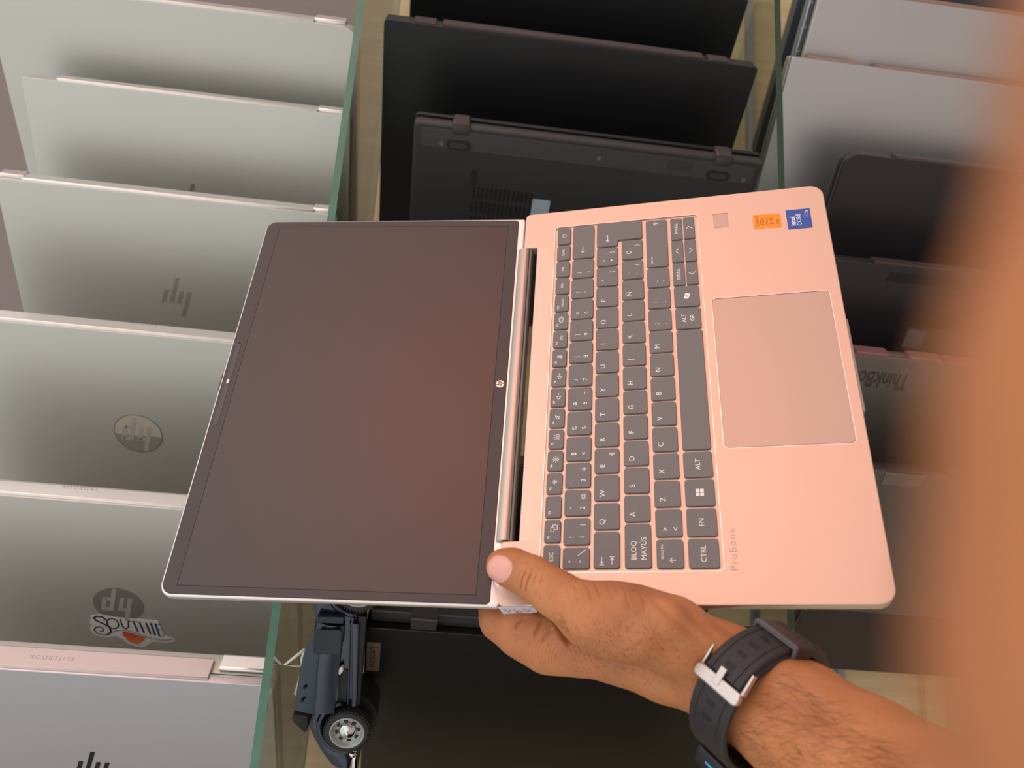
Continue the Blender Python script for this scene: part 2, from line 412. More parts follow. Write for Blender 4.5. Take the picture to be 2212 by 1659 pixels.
# sticker with a sunset on laptop E
def southie(par):
    ax, ay = 0.1500, 0.1455     # local x (image down), z
    def Q(px, py):              # sticker artwork frame: px to the right (-z), py upward (-x), in mm
        return (ay - px * mm, ax - py * mm)
    out = [(-36, 9), (-33, 19), (-24, 22), (-12, 20), (26, 18.5), (28, 18), (31, -2), (36, -3), (41, -6), (40, -9), (33, -11), (24, -11), (19, -11), (16, -15), (10, -20), (3, -20), (-4, -16), (-9, -10), (-14, -6), (-20, -9), (-28, -9), (-35, -5), (-37, 2), (-33, 6)]
    st = prism('sticker', [Q(x * 0.92, y * 0.95) for x, y in out], -0.0001, 0.0003, mat('sticker_white', (226, 224, 226), 0.5), par, 0, FRLOGO)
    T = lambda pts: [Q(x * 0.92, y * 0.95) for x, y in pts]
    bm = bmesh.new()
    def sk(pts, w): add_stroke(bm, T(pts), w * mm, 0.0003, FRLOGO)
    dk = mat('sticker_ink', (34, 36, 46), 0.5)
    S_ = [(-20, 15), (-23, 18.5), (-28, 19), (-31, 16.5), (-29, 13), (-23, 9.5), (-18, 5), (-17.5, -1), (-21, -5), (-26, -6.5), (-31, -4), (-33, 0), (-31, 4), (-27, 5), (-24, 2.5), (-25, -1), (-28, -1.5)]
    sk(S_[:9], 1.9); sk(S_[8:], 1.3)
    sk(arc(-14.5, 10.5, 5.2, 0, 360, 20, 6.8), 1.4)
    sk([(-7, 17), (-6, 8), (-3.5, 4.5), (-0.5, 7), (0.5, 16.5)], 1.5)
    sk([(1.5, 15.5), (9, 15)], 0.9); sk([(5, 15.5), (7.5, 2.0)], 1.7)
    sk([(10.5, 15), (13, 1)], 1.7); sk([(16.5, 14.5), (19, 0)], 1.7); sk([(12, 8), (17, 7.5)], 0.7)
    sk([(20.8, 14.5), (23, -1)], 1.8)
    sk([(25, 14), (27, -2)], 1.8); sk([(25, 14), (29.5, 13.5)], 0.8); sk([(26, 7), (29, 7)], 0.8); sk([(27, -2.5), (31, -2.8)], 0.8)
    sk([(-16, -1), (-10, 2), (-3, 2.5), (5, 0), (13, -4), (21, -7), (29, -8), (36, -7), (39, -5)], 0.8)
    from_bm('sticker_lettering', bm, dk, st)
    sun = mat('sticker_sun', (226, 104, 52), 0.5)
    n = sun.node_tree; bb = n.nodes['Principled BSDF']; t = n.nodes.new('ShaderNodeTexCoord'); sp = n.nodes.new('ShaderNodeSeparateXYZ')
    mr = n.nodes.new('ShaderNodeMapRange'); mr.inputs['From Min'].default_value = ax + 0.001; mr.inputs['From Max'].default_value = ax + 0.017
    rp = n.nodes.new('ShaderNodeValToRGB'); rp.color_ramp.elements[0].color = lin((222, 66, 60)) + (1,); rp.color_ramp.elements[1].color = lin((236, 150, 62)) + (1,)
    n.links.new(t.outputs['Object'], sp.inputs[0]); n.links.new(sp.outputs['X'], mr.inputs['Value']); n.links.new(mr.outputs[0], rp.inputs[0]); n.links.new(rp.outputs[0], bb.inputs['Base Color'])
    prism('sticker_sun', T([(-7, 0), (-5, 1), (1, -0.5), (8, -3.5), (14, -6), (12, -8.5), (12.5, -10), (9.5, -12), (9, -14), (5, -16), (0, -15.5), (-3, -12), (-5, -10), (-4.5, -8), (-8, -5), (-6.5, -3)]), 0.0003, 0.00038, sun, st, 0, FRLOGO)
southie(E_)

GM = 'black laptops on the lower glass shelf'
K0 = shelf_laptop((0.627, 0.689, ZL), -30, 0.345, 0.235, 'matte black laptop lid furthest right on the lower glass shelf', GM, lid=BLK, base=BLK, edge=BLKE, r=0.003, hm=BLKE)
K1 = shelf_laptop((0.5295, 0.667, ZL), -33, 0.361, 0.250, 'large black laptop with a brown-black hinge bar, tallest on the lower glass shelf', GM, lid=BLK, base=BLK, edge=BLKE, r=0.004, hinge='bar', hm=BLKE, hz=(0.055, None), tl=0.006, tb=0.013)
for z0 in (0.030, 0.313): prism('hinge', rr(-0.0015, -0.016, 0.004, -0.002, 0.001, 3), z0, z0 + 0.020, BLKE, K1, 0.0004)
# laptop seen from underneath
K2 = lap_root((0.420, 0.656, ZL), -30, 'black laptop turned with its underside, vents and rubber feet outward', GM)
slab('lid', 0.0, 0.225, 0.322, -0.0185, -0.0135, BLK, K2, 0.004)
slab('base', 0.0015, 0.226, 0.322, -0.0125, -0.001, BLK2, K2, 0.004, 0.002)
slab('gasket', 0.003, 0.22, 0.319, -0.0135, -0.0125, GAP, K2, 0.003, 0, z0=0.003)
slab('bottom_cover', 0.005, 0.222, 0.318, -0.001, -0.0001, mat('bottom_cover', (46, 45, 46), 0.42, var=0.1, scale=12), K2, 0.006, 0.0004, z0=0.004)
prism('front_band', rr(0.006, 0.006, 0.024, 0.316, 0.003), -0.0003, 0.0004, mat('bottom_band', (62, 59, 60), 0.35), K2, 0.0003, FRXZ)
for z in (0.272, 0.030):
    prism('hinge', rr(-0.002, z, 0.009, z + 0.016, 0.002, 4), -0.017, 0.0006, BLKE, K2, 0.0006, FRXZ)
    f_ = prism('rubber_foot', rr(0.0145, z - 0.002, 0.0235, z + 0.020, 0.0045, 8), 0.0, 0.0016, RUB, K2, 0.0005, FRXZ)
    prism('foot_groove', rr(0.0165, z + 0.001, 0.0215, z + 0.017, 0.0024, 6), 0.0015, 0.0018, BLK2, f_, 0, FRXZ)
for x, z in ((0.0195, 0.2965), (0.0155, 0.152), (0.020, 0.014)):
    bm = bmesh.new(); add_cyl(bm, (x, -0.0005, z), (x, 0.0009, z), 0.0026, 0.0022, 20); from_bm('screw', bm, mat('screw_metal', (120, 118, 116), 0.35, 0.8), K2, autosmooth=40)
prism('service_door', rr(0.009, 0.065, 0.019, 0.088, 0.001), -0.0003, 0.0007, BLK2, K2, 0.0003, FRXZ)
bm = bmesh.new()
for r_ in range(3):
    for k in range(14):
        z = 0.262 - k * 0.0042; x = 0.060 + r_ * 0.016
        add_prism(bm, rr(x, z, x + 0.012, z + 0.0018, 0.0008, 3), -0.0002, 0.0006, 0, FRXZ)
from_bm('vent_slots', bm, GAP, K2)
prism('vent_frame', rr(0.0435, 0.262, 0.058, 0.267, 0.001), -0.0002, 0.0006, RUB, K2, 0, FRXZ)
prism('paper_tag', rr(0.066, 0.189, 0.104, 0.206, 0.001), 0.0, 0.0006, mat('pale_blue_tag', (168, 182, 196), 0.5), K2, 0, FRXZ)
KH2 = shelf_laptop((0.120, 0.672, ZL), -36, 0.305, 0.222, 'black laptop standing just right of the one with a name badge', GM, lid=BLK, base=BLK, edge=BLKE, hm=BLKE)
LV = shelf_laptop((-0.0131, 0.680, ZL), -38, 0.3165, 0.2265, 'black laptop with a small brushed name badge in the lid corner', GM, lid=BLK, base=BLK, edge=BLKE, hinge='none', r=0.004, tl=0.006, tb=0.013)
prism('hinge_cover', rr(-0.012, -0.0185, 0.004, -0.0075, 0.002, 3), 0.004, 0.313, BLK2, LV, 0.0006)
for z in (0.262, 0.028): prism('hinge', rr(-0.013, -0.0175, 0.004, -0.0012, 0.002, 3), z, z + 0.020, BLKE, LV, 0.0006)
KL = shelf_laptop((-0.170, 0.672, ZL), -38, 0.318, 0.226, 'added unseen black laptop shading the left end of the lower glass shelf row', GM, lid=BLK, base=BLK, edge=BLKE, hm=BLKE)  # added out of view to shade the laptop with the badge
bdg = prism('badge', rr(0.0178, 0.3042, 0.0555, 0.3148, 0.0006, 3), -0.0001, 0.0004, mat('badge_metal', (124, 106, 98), 0.5, 0.2), LV, 0, FRXZ)
bm = bmesh.new(); add_text(bm, 'Lenovo', 0.0088, 0, 0, 0, None, xs=1.0, off=0.0)
# text right = +x, text up = -z
bmesh.ops.transform(bm, matrix=basis((1, 0, 0), (0, 0, -1), (0, 1, 0), (0.0366, 0.00045, 0.3094)), verts=bm.verts)
from_bm('badge_lettering', bm, mat('badge_ink', (40, 34, 34), 0.5), bdg)

GB = 'laptops in the bottom row on the wooden cabinet'
def OB(x, y): return (x, y, ZB)
S0 = shelf_laptop(OB(0.70, 0.655), -42, 0.328, 0.24, 'dark blue-grey laptop lid at the far right of the bottom row', GB, lid=mat('blue_grey_lid', (92, 98, 108), 0.4, 0.5), base=ALU_DARK, hm=ALU_DARK)
S1 = shelf_laptop(OB(0.612, 0.645), -45, 0.333, 0.24, 'silver laptop with a row of vent slots in its spine, bottom row', GB, lid=ALU_COOL, base=mat('port_side_dark', (62, 64, 70), 0.4, 0.3), r=0.006, hz=(0.29, 0.325), tl=0.006, tb=0.012, hm=mat('spine_warm_lit', (170, 140, 130), 0.4, 0.5))  # rose tone paints warm light onto the silver laptops' spines
slab('bottom_shell', 0.0, 0.24, 0.335, -0.031, -0.0192, mat('blue_silver', (150, 160, 172), 0.3, 0.8), S1, 0.006, 0.002)
prism('spine_strip', rr(-0.0035, -0.019, 0.004, -0.0008, 0.001, 3), 0.004, 0.322, mat('spine_warm_lit', (170, 140, 130)), S1, 0.0004)
bm = bmesh.new()
for k in range(24):
    z = 0.262 - k * 0.0075 - (0.02 if k > 3 else 0)
    add_prism(bm, rr(-0.017, z, -0.004, z + 0.0048, 0.0005, 3), 0.003, 0.0039, 0, basis((0, 1, 0), (0, 0, 1), (-1, 0, 0)))
from_bm('vent_slots', bm, GAP, S1)
bm = bmesh.new()
for k in range(9):
    x = 0.014 + k * 0.023; add_cyl(bm, (x, -0.014, 0.333), (x, -0.014, 0.3338), 0.0013, n=12)
from_bm('port_dots', bm, mat('port_dot', (190, 190, 190), 0.3, 0.6), S1)
S2 = shelf_laptop(OB(0.5525, 0.673), -46, 0.3515, 0.235, 'bright silver laptop with a plain lid, widest in view in the bottom row', GB, lid=ALU_COOL, base=ALU_COOL, r=0.002, hz=(0.28, 0.335), hm=mat('spine_warm_lit', (1, 1, 1)), tl=0.007, tb=0.010)
prism('spine_strip', rr(-0.0018, -0.0165, 0.002, -0.0010, 0.0008, 3), 0.03, 0.26, mat('spine_warm_lit', (1, 1, 1)), S2, 0.0004)
K3 = shelf_laptop(OB(0.4505, 0.671), -44, 0.300, 0.222, 'dark laptop with rounded corners in front of the bright silver one, bottom row', GB, lid=BRN, base=BRN, edge=BLKE, r=0.013, tl=0.007, tb=0.012, hm=BLKE, hz=(0.05, None))
K4 = shelf_laptop(OB(0.3375, 0.671), -42, 0.3135, 0.222, 'dark laptop with a long slot near the hinge and a clear label, bottom row', GB, lid=BRN, base=BRN, edge=BLKE, r=0.002, hm=BLKE)
prism('hinge_slot', rr(0.006, 0.12, 0.0155, 0.262, 0.001), -0.0002, 0.0003, GAP, K4, 0, FRXZ)
cl = prism('label_strip', rr(0.060, 0.110, 0.0835, 0.222, 0.001), -0.0001, 0.0003, mat('clear_label', (74, 70, 74), 0.25), K4, 0, FRXZ)
prism('label_mark', rr(0.062, 0.202, 0.082, 0.221, 0.001), 0.0003, 0.0004, mat('label_grey', (104, 102, 106), 0.4), cl, 0, FRXZ)
TB = shelf_laptop(OB(0.2475, 0.671), -42, 0.3045, 0.216, 'mineral grey laptop with large dark lettering along the hinge side, bottom row', GB, lid=TBK, base=TBK, edge=BLKE, r=0.002, hinge='blocks', hz=(0.22, 0.300), hm=mat('spine_warm_lit_dark', (140, 104, 100), 0.4, 0.4))  # rose hinges and spine strip have warm light painted into their colour
prism('spine_strip', rr(-0.0012, -0.0145, 0.002, -0.0015, 0.0006, 3), 0.01, 0.215, mat('spine_warm_lit_dark', (1, 1, 1)), TB, 0.0003)
bm = bmesh.new(); add_text(bm, 'ThinkBook', 0.0235, 0, 0, 0, None, xs=0.60, off=0.0003)
bmesh.ops.transform(bm, matrix=basis((0, 0, 1), (1, 0, 0), (0, 1, 0), (0.0225, 0.0002, 0.2745)), verts=bm.verts)
from_bm('lid_lettering', bm, mat('lettering_dark', (72, 64, 60), 0.35, 0.3), TB)
L3 = shelf_laptop(OB(0.143, 0.671), -40, 0.2920, 0.262, 'dark grey laptop with a notched hinge, nearest the hand in the bottom row', GB, lid=mat('graphite_lid', (84, 82, 84), 0.4, 0.3, var=0.05), base=BRN, edge=BLKE, r=0.004, hinge='bar', hz=(0.03, 0.22), hm=BLKE)
prism('hinge', rr(0.0, 0.243, 0.013, 0.279, 0.001), -0.004, 0.0008, ALU_DARK, L3, 0.0006, FRXZ)
prism('front_lip', rr(0.175, 0.012, 0.2625, 0.2915, 0.004), -0.0022, 0.0006, BRN, L3, 0.0005, FRXZ)

def m_(pts): return [(a * mm, b * mm) for a, b in pts]
# ------------------------------------------------------------------ toy car resting on top of the black laptop
def toy_car():
    r_ = math.radians(-60); d = Vector((math.sin(r_), math.cos(r_), 0)); n = Vector((-math.cos(r_), math.sin(r_), 0))
    root = empty('toy_car', basis(d, n, (0, 0, 1), Vector((0.00545, 0.69138, 0.04999)) * 0.93 + UP) @ Matrix.Diagonal((0.93, 0.93, 0.93, 1)), 'dark navy toy convertible car with open door, balanced on top of the black laptops', 'toy car')
    NAVY = mat('car_navy', (30, 40, 58), 0.16, 0.35, coat=0.6); NAVD = mat('car_navy_matt', (24, 32, 46), 0.45)
    CHR = mat('chrome', (226, 224, 222), 0.1, 1.0); TYR = mat('tyre_rubber', (36, 36, 37), 0.6, bump=0.1, bscale=1500)
    WHT = mat('car_white_trim', (232, 228, 224), 0.4); BG = mat('car_beige', (205, 192, 178), 0.5)
    INT = mat('car_interior', (28, 26, 28), 0.6)
    FR = FRXZ
    Wd = 0.052                                        # overall width; the near side is y = 0
    # body side profile with two wheel arches
    def archp(cx, cz, r, a0, a1, k=14): return [(cx + r * math.cos(math.radians(a0 + (a1 - a0) * i / k)), cz + r * math.sin(math.radians(a0 + (a1 - a0) * i / k))) for i in range(k + 1)]
    top = [(-48, 12), (-44, 24), (-36, 31), (-22, 35), (5, 35.4), (14, 33), (24, 31), (40, 31), (60, 33), (84, 34), (104, 36), (112, 35), (121, 31.5), (131, 27), (141, 21.5), (149, 16.5), (156, 11), (161, 4), (162, -4)]
    bot = [(146, -6)] + archp(118, 0, 22.5, -14, 194)[::1] + [(94, -4.5), (19, -1.5)] + archp(-9, 0, 22.5, -4, 184) + [(-40, -3), (-47, 0)]
    bm = bmesh.new(); add_prism(bm, m_([*top, *bot]), -Wd, -0.004, 0.0022, FR, 3)
    from_bm('body', bm, NAVY, root, autosmooth=40)
    prism('cockpit', m_([(20, 29), (98, 33.5), (96, 35.2), (60, 34.5), (24, 32.4)]), -Wd + .008, -.010, INT, root, .0005, FR)
    # inner wells so that the arches read dark
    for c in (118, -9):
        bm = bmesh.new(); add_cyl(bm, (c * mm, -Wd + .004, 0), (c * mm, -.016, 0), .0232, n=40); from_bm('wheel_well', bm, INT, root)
    # bulging fenders
    for c, a0, a1 in ((118, -12, 165), (-9, 0, 175)):
        bm = bmesh.new(); add_tube(bm, [(c * mm + .0232 * math.cos(math.radians(a)), -.0048, .0232 * math.sin(math.radians(a))) for a in np.linspace(a0, a1, 22)], .0030, 10)
        from_bm('fender_lip', bm, NAVY, root, smooth=True)
    prism('sill', m_([(19, -3.5), (95, -6.5), (95, -2.5), (19, 1.5)]), -.010, .0012, NAVY, root, .0010, FR)
    prism('sill_trim', m_([(19, 3.2), (94, 0.2), (94, 1.4), (19, 4.4)]), -.006, .0004, mat('sill_trim', (52, 62, 76), 0.2, 0.5), root, .0003, FR)
    prism('chassis', [(-.040, -.046), (.150, -.046), (.150, -.006), (-.040, -.006)], -.0060, -.0005, INT, root, .001)
    # door panel standing off the side, bulging like a barrel
    low = [(20.5, 8.0), (44, 9.2), (70, 10.2), (101.5, 11.4)]; hi = [(20.6, 28.0), (44, 36.8), (61, 40.4), (87, 42.8), (101.5, 44.3)]
    def interp(P, x):
        for (a, b), (c, e) in zip(P, P[1:]):
            if x <= c: return b + (e - b) * (x - a) / (c - a)
        return P[-1][1]
    bm = bmesh.new(); G = []
    nx, nz = 34, 14
    for i in range(nx + 1):
        x = 20.5 + (101.5 - 20.5) * i / nx; row = []
        for j in range(nz + 1):
            v = j / nz; z = interp(low, x) * (1 - v) + interp(hi, x) * v
            yb = 0.2 + 5.2 * math.sin(math.pi * min(1, v * .93 + .1)) ** .8 * (0.75 + .25 * math.sin(math.pi * i / nx))
            row.append((x, yb, z))
        G.append(row)
    va = [[bm.verts.new((x * mm, y * mm, z * mm)) for x, y, z in row] for row in G]
    vb = [[bm.verts.new((x * mm, (y - 1.3) * mm, z * mm)) for x, y, z in row] for row in G]
    for i in range(nx):
        for j in range(nz):
            bm.faces.new((va[i][j], va[i + 1][j], va[i + 1][j + 1], va[i][j + 1])); bm.faces.new((vb[i][j], vb[i][j + 1], vb[i + 1][j + 1], vb[i + 1][j]))
    for i in range(nx):
        bm.faces.new((va[i][0], vb[i][0], vb[i + 1][0], va[i + 1][0])); bm.faces.new((va[i][nz], va[i + 1][nz], vb[i + 1][nz], vb[i][nz]))
    for j in range(nz):
        bm.faces.new((va[0][j], va[0][j + 1], vb[0][j + 1], vb[0][j])); bm.faces.new((va[nx][j], vb[nx][j], vb[nx][j + 1], va[nx][j + 1]))
    door = from_bm('door', bm, NAVY, root, autosmooth=50)
    for hx_, hz_ in ((77.5, 36.0), (89.4, 37.2)):
        bm = bmesh.new(); add_cyl(bm, (hx_ * mm, .003, hz_ * mm), (hx_ * mm, .0052, hz_ * mm), .0012, n=16); from_bm('handle_hole', bm, GAP, door)
    prism('quarter_panel', fillet(m_([(21.5, 8.5), (43.5, 8.5), (45.5, 30.5), (23.5, 30.5)]), [.003] * 4, 5), .0045, .0068, NAVD, root, .0009, FR)
    prism('rear_seat_edge', fillet(m_([(12.5, 8.5), (18.8, 8.5), (19.5, 30), (14, 30)]), [.0015] * 4, 4), -.003, .0030, NAVD, root, .0007, FR)
    prism('front_seat', m_([(64, 36), (68, 41), (94.5, 46.6), (97, 44), (96, 34)]), -.030, -.010, BG, root, .0012, FR)
    bm = bmesh.new(); add_tube(bm, [Vector(p) for p in ((.0477, -.004, .0385), (.0630, -.004, .0535), (.0635, -.004, .0395))], .0013, 8)
    add_tube(bm, [(.0477, -.004, .0388), (.0560, -.004, .0405), (.0635, -.004, .0400)], .0012, 8)
    from_bm('quarter_window_frame', bm, WHT, root, smooth=True)
    prism('window_crank', m_([(57.5, 7.0), (62, 6.4), (66, 9.0), (64, 11), (60.5, 10.5)]), -.002, .0016, WHT, root, .0006, FR)
    prism('side_mirror', fillet(m_([(103.5, 44.0), (107.5, 44.8), (111.5, 42.5), (120.5, 33.3), (117, 31.6), (104, 32.0)]), [.0015] * 6, 4), -.010, .0040, INT, root, .0009, FR)
    prism('running_board', [(.014, -.0085), (.095, -.0085), (.095, -.0020), (.014, -.0020)], -.0090, -.0020, GAP, root, .0008)
    prism('interior_gap', m_([(64, 2.5), (93, 1.2), (93, 9.5), (62, 10.5)]), -.006, -.0035, INT, root, 0, FR)
    bm = bmesh.new(); add_tube(bm, [(.0915, -.0028, .0100), (.0925, -.0028, .0020), (.0640, -.0028, .0036)], .0007, 8); from_bm('opening_trim', bm, mat('sill_trim', (1, 1, 1)), root, smooth=True)
    # headlamp, bumper
    bm = bmesh.new(); add_lathe(bm, [(.0, .0028), (.0022, .0024), (.0032, .0010), (.0034, -.002)], Matrix.Translation((.1435, -.004, -.006)) @ Matrix.Rotation(math.radians(90), 4, 'Y'), 20)
    from_bm('bumper_end', bm, CHR, root, smooth=True)
    prism('bumper', fillet(m_([(141, -9.5), (160, -11), (164, -8), (160, -6), (141, -5.5)]), [.0008] * 5, 3), -Wd + .004, -.004, CHR, root, .0008, FR)
    # wheels
    def wheel(cx, yout):
        w = bpy.data.objects.new('wheel', None)
        M = Matrix.Translation((cx * mm, yout, -.0005)) @ Matrix.Rotation(math.radians(-90), 4, 'X')      # local z -> +y
        bm = bmesh.new()
        add_lathe(bm, [(.0134, -.0120), (.0172, -.0120), (.0190, -.0100), (.0194, -.0060), (.0190, -.0018), (.0178, .0), (.0160, .0006), (.0142, .0002), (.0134, -.0012), (.0134, -.0120)], M, 64, False)
        for k in range(46):
            a = k * 2 * math.pi / 46
            fr_ = M @ Matrix.Rotation(a, 4, 'Z') @ Matrix.Translation((.0190, 0, -.0022))
            add_prism(bm, [(-.0004, -.0007), (.0006, -.0007), (.0006, .0007), (-.0004, .0007)], -.0016, .0013, 0, fr_)
        t = from_bm('wheel', bm, TYR, root, autosmooth=35)
        bm = bmesh.new()
        add_lathe(bm, [(.0072, -.0040), (.0090, -.0032), (.0104, -.0034), (.0116, -.0024), (.0126, .0000), (.0136, .0010), (.0144, .0006), (.0144, -.0080)], M, 56)
        rim = from_bm('rim', bm, mat('rim_grey', (168, 168, 166), 0.3, 0.25), t, smooth=True)
        bm = bmesh.new()
        for k in range(8):
            fr_ = M @ Matrix.Rotation(k * math.pi / 4 + .2, 4, 'Z') @ Matrix.Translation((.0091, 0, -.0033))
            add_prism(bm, rr(-.0010, -.0018, .0010, .0018, .0008, 4), -.0006, .0006, 0, fr_)
        from_bm('rim_slots', bm, GAP, t)
        bm = bmesh.new(); add_lathe(bm, [(.0075, -.0040), (.0073, -.0022), (.0064, -.0006), (.0045, .0005), (.0022, .0010), (.0018, .0012), (.0016, .0019), (.0006, .0022)], M, 40)
        from_bm('hubcap', bm, CHR, t, smooth=True)
        bpy.data.objects.remove(w)
    wheel(118, .0035); wheel(-9, -.0015)
    wheel(118, -Wd + .012); wheel(-9, -Wd + .012)

toy_car()

# ------------------------------------------------------------------ the open laptop being held
RH = Matrix(((0.95569, -0.06599, 0.28688), (0.29279, 0.31416, -0.90309), (-0.03053, 0.94707, 0.31956)))
hx = Vector(RH.col[0]).normalized(); hz = Vector(RH.col[2]); hz = (hz - hx * hz.dot(hx)).normalized(); hy = hz.cross(hx)
HS = 0.94
TH = Vector((0.17604, 0.49068, -0.26342)) * HS + UP
MH = basis(hx, hy, hz, TH) @ Matrix.Diagonal((HS, HS, HS, 1))
HL = empty('laptop', MH, 'open silver laptop with warm light painted into its deck and dark keys, held up flat by a hand', 'laptop')
def boolean(o, cutters):
    for c in cutters:
        md = o.modifiers.new('cut', 'BOOLEAN'); md.operation = 'DIFFERENCE'; md.object = c; md.solver = 'EXACT'
    dg = bpy.context.evaluated_depsgraph_get(); dg.update()
    me = bpy.data.meshes.new_from_object(o.evaluated_get(dg)); o.modifiers.clear(); old = o.data; o.data = me; bpy.data.meshes.remove(old)
    for c in cutters:
        cm = c.data; bpy.data.objects.remove(c); bpy.data.meshes.remove(cm)
    flat_norm(me, 35)
out = fillet(m_([(-161, 0), (162.0, -2.4), (161, 224.5), (124.6, 224.5), (124.6, 213.8), (-119.6, 213.8), (-119.6, 224.5), (-161, 224.5)]),
             [x * mm for x in (10, 10, 4, 1.2, 0.6, 0.6, 1.2, 4)], 10)
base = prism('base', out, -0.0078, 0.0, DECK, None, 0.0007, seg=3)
cut1 = prism('c', rr(-0.1403, 0.0908, 0.1436, 0.1998, 0.003, 6), -0.0009, 0.003, DECK)
cut2 = prism('c', rr(-0.0600, 0.0062, 0.0603, 0.0850, 0.0032, 6), -0.0006, 0.003, DECK)
cut3 = prism('c', rr(0.1277, 0.0680, 0.1422, 0.0790, 0.0006, 3), -0.0004, 0.003, DECK)
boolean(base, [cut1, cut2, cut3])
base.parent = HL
base.data.materials.append(ALU_EDGE)
for p_ in base.data.polygons:
    if abs(p_.normal.z) < 0.6 and (abs(abs(p_.center.x) - 0.161) < 0.012 or p_.center.y < 0.01 or p_.center.y > 0.205): p_.material_index = 1
prism('bottom_shell', fillet(m_([(-157.5, 3.5), (158.5, 1.5), (157.5, 212), (-157.5, 212)]), [0.009] * 4, 8), -0.0160, -0.0077, ALU_EDGE, HL, 0.0018, seg=3)
prism('front_lip', rr(-0.0365, -0.0030, 0.0365, 0.0060, 0.001), -0.0070, -0.0022, mat('lip_grey', (150, 146, 142), 0.4, 0.5), HL, 0.0008)
# the small rim of the key well
def ring(name, o1, o2, z0, z1, m, par):
    bm = bmesh.new(); n = len(o1)
    v = [[bm.verts.new((p[0], p[1], z)) for p in o] for o, z in ((o1, z0), (o1, z1), (o2, z1), (o2, z0))]
    for a in range(4):
        b = (a + 1) % 4
        for i in range(n):
            j = (i + 1) % n; bm.faces.new((v[a][i], v[a][j], v[b][j], v[b][i]))
    return from_bm(name, bm, m, par)
prism('touchpad', rr(-0.0596, 0.0066, 0.0599, 0.0846, 0.0029, 6), -0.0007, -0.0001, PAD, HL, 0.0001)
ring('touchpad_rim', rr(-0.0600, 0.0062, 0.0603, 0.0850, 0.0032, 6), rr(-0.0604, 0.0058, 0.0607, 0.0854, 0.0036, 6), -0.0003, 0.00004, DECK_EDGE, HL)
ring('key_well_rim', rr(-0.1403, 0.0908, 0.1436, 0.1998, 0.003, 6), rr(-0.1407, 0.0904, 0.1440, 0.2002, 0.0034, 6), -0.0007, 0.00005, DECK_EDGE, HL)
prism('fingerprint_reader', rr(0.1280, 0.0683, 0.1419, 0.0787, 0.0005, 3), -0.0005, -0.0001, PAD, HL, 0.0001)
bm = bmesh.new(); add_text(bm, 'ProBook', 0.0062, -0.1275, 0.0848, 0.00001, None, space=1.22, off=-0.00003)
from_bm('deck_lettering', bm, ENGR, HL)
# keys
ZT = 0.0006
def key(outl, legends):
    o = prism('key', outl, -0.0009, ZT, KEYM, HL, 0.00045, seg=3, both=False)
    bm = bmesh.new(); any_ = False
    x0 = min(p[0] for p in outl); x1 = max(p[0] for p in outl); y0 = min(p[1] for p in outl); y1 = max(p[1] for p in outl)
    for L in legends:
        k = L[0]; any_ = True
        if k == 't':     # text, dx from left, dy from top, size
            _, s, dx, dy, sz = L[:5]; kw = L[5] if len(L) > 5 else {}
            add_text(bm, s, sz * mm, x0 + dx * mm, y1 - dy * mm, ZT, None, **kw)
        elif k == 'c':   # text centred with offset
            _, s, dx, dy, sz = L[:5]
            add_text(bm, s, sz * mm, (x0 + x1) / 2 + dx * mm, (y0 + y1) / 2 + dy * mm, ZT)
        elif k == 's':   # strokes relative to centre
            _, dx, dy, w, pls = L
            for pl in pls: add_stroke(bm, [((x0 + x1) / 2 + (dx + a) * mm, (y0 + y1) / 2 + (dy + b) * mm) for a, b in pl], w * mm, ZT)
        elif k == 'f':   # filled outlines
            _, dx, dy, pls = L
            for pl in pls: add_prism(bm, [((x0 + x1) / 2 + (dx + a) * mm, (y0 + y1) / 2 + (dy + b) * mm) for a, b in pl], ZT, ZT + 0.00003)
    if any_: from_bm('legend', bm, LEG, o)
    else: bm.free()
    return o
def rk(x0, y0, x1, y1, leg, r=1.9): return key(rr((x0 + .12) * mm, (y0 + .1) * mm, (x1 - .22) * mm, (y1 - .1) * mm, r * mm, 6), leg)
ARL = [[(3, 0), (-3, 0)], [(-1.5, 1.3), (-3, 0), (-1.5, -1.3)]]
ARU = [[(0, -1.7), (0, 1.7)], [(-1.4, 0.4), (0, 1.8), (1.4, 0.4)]]
def sunk(r): return [[(math.cos(a) * r * 0.45, math.sin(a) * r * 0.45), (math.cos(a) * r, math.sin(a) * r)] for a in [k * math.pi / 4 for k in range(8)]] + [arc(0, 0, r * 0.22, 0, 360, 8)]
SPK = [[(-1.6, 0.6), (-0.7, 0.6), (0.4, 1.6), (0.4, -1.6), (-0.7, -0.6), (-1.6, -0.6), (-1.6, 0.6)]]
FU = [-138.6, -121.5, -105.0, -88.5, -72.1, -55.7, -39.6, -23.1, -6.7, 9.8, 26.2, 42.6, 59.0, 75.5, 92.0, 108.6, 124.9, 143.3]
def fl(s): return ('t', s, 3.6, 2.9, 2.1, {'off': 0.00004})
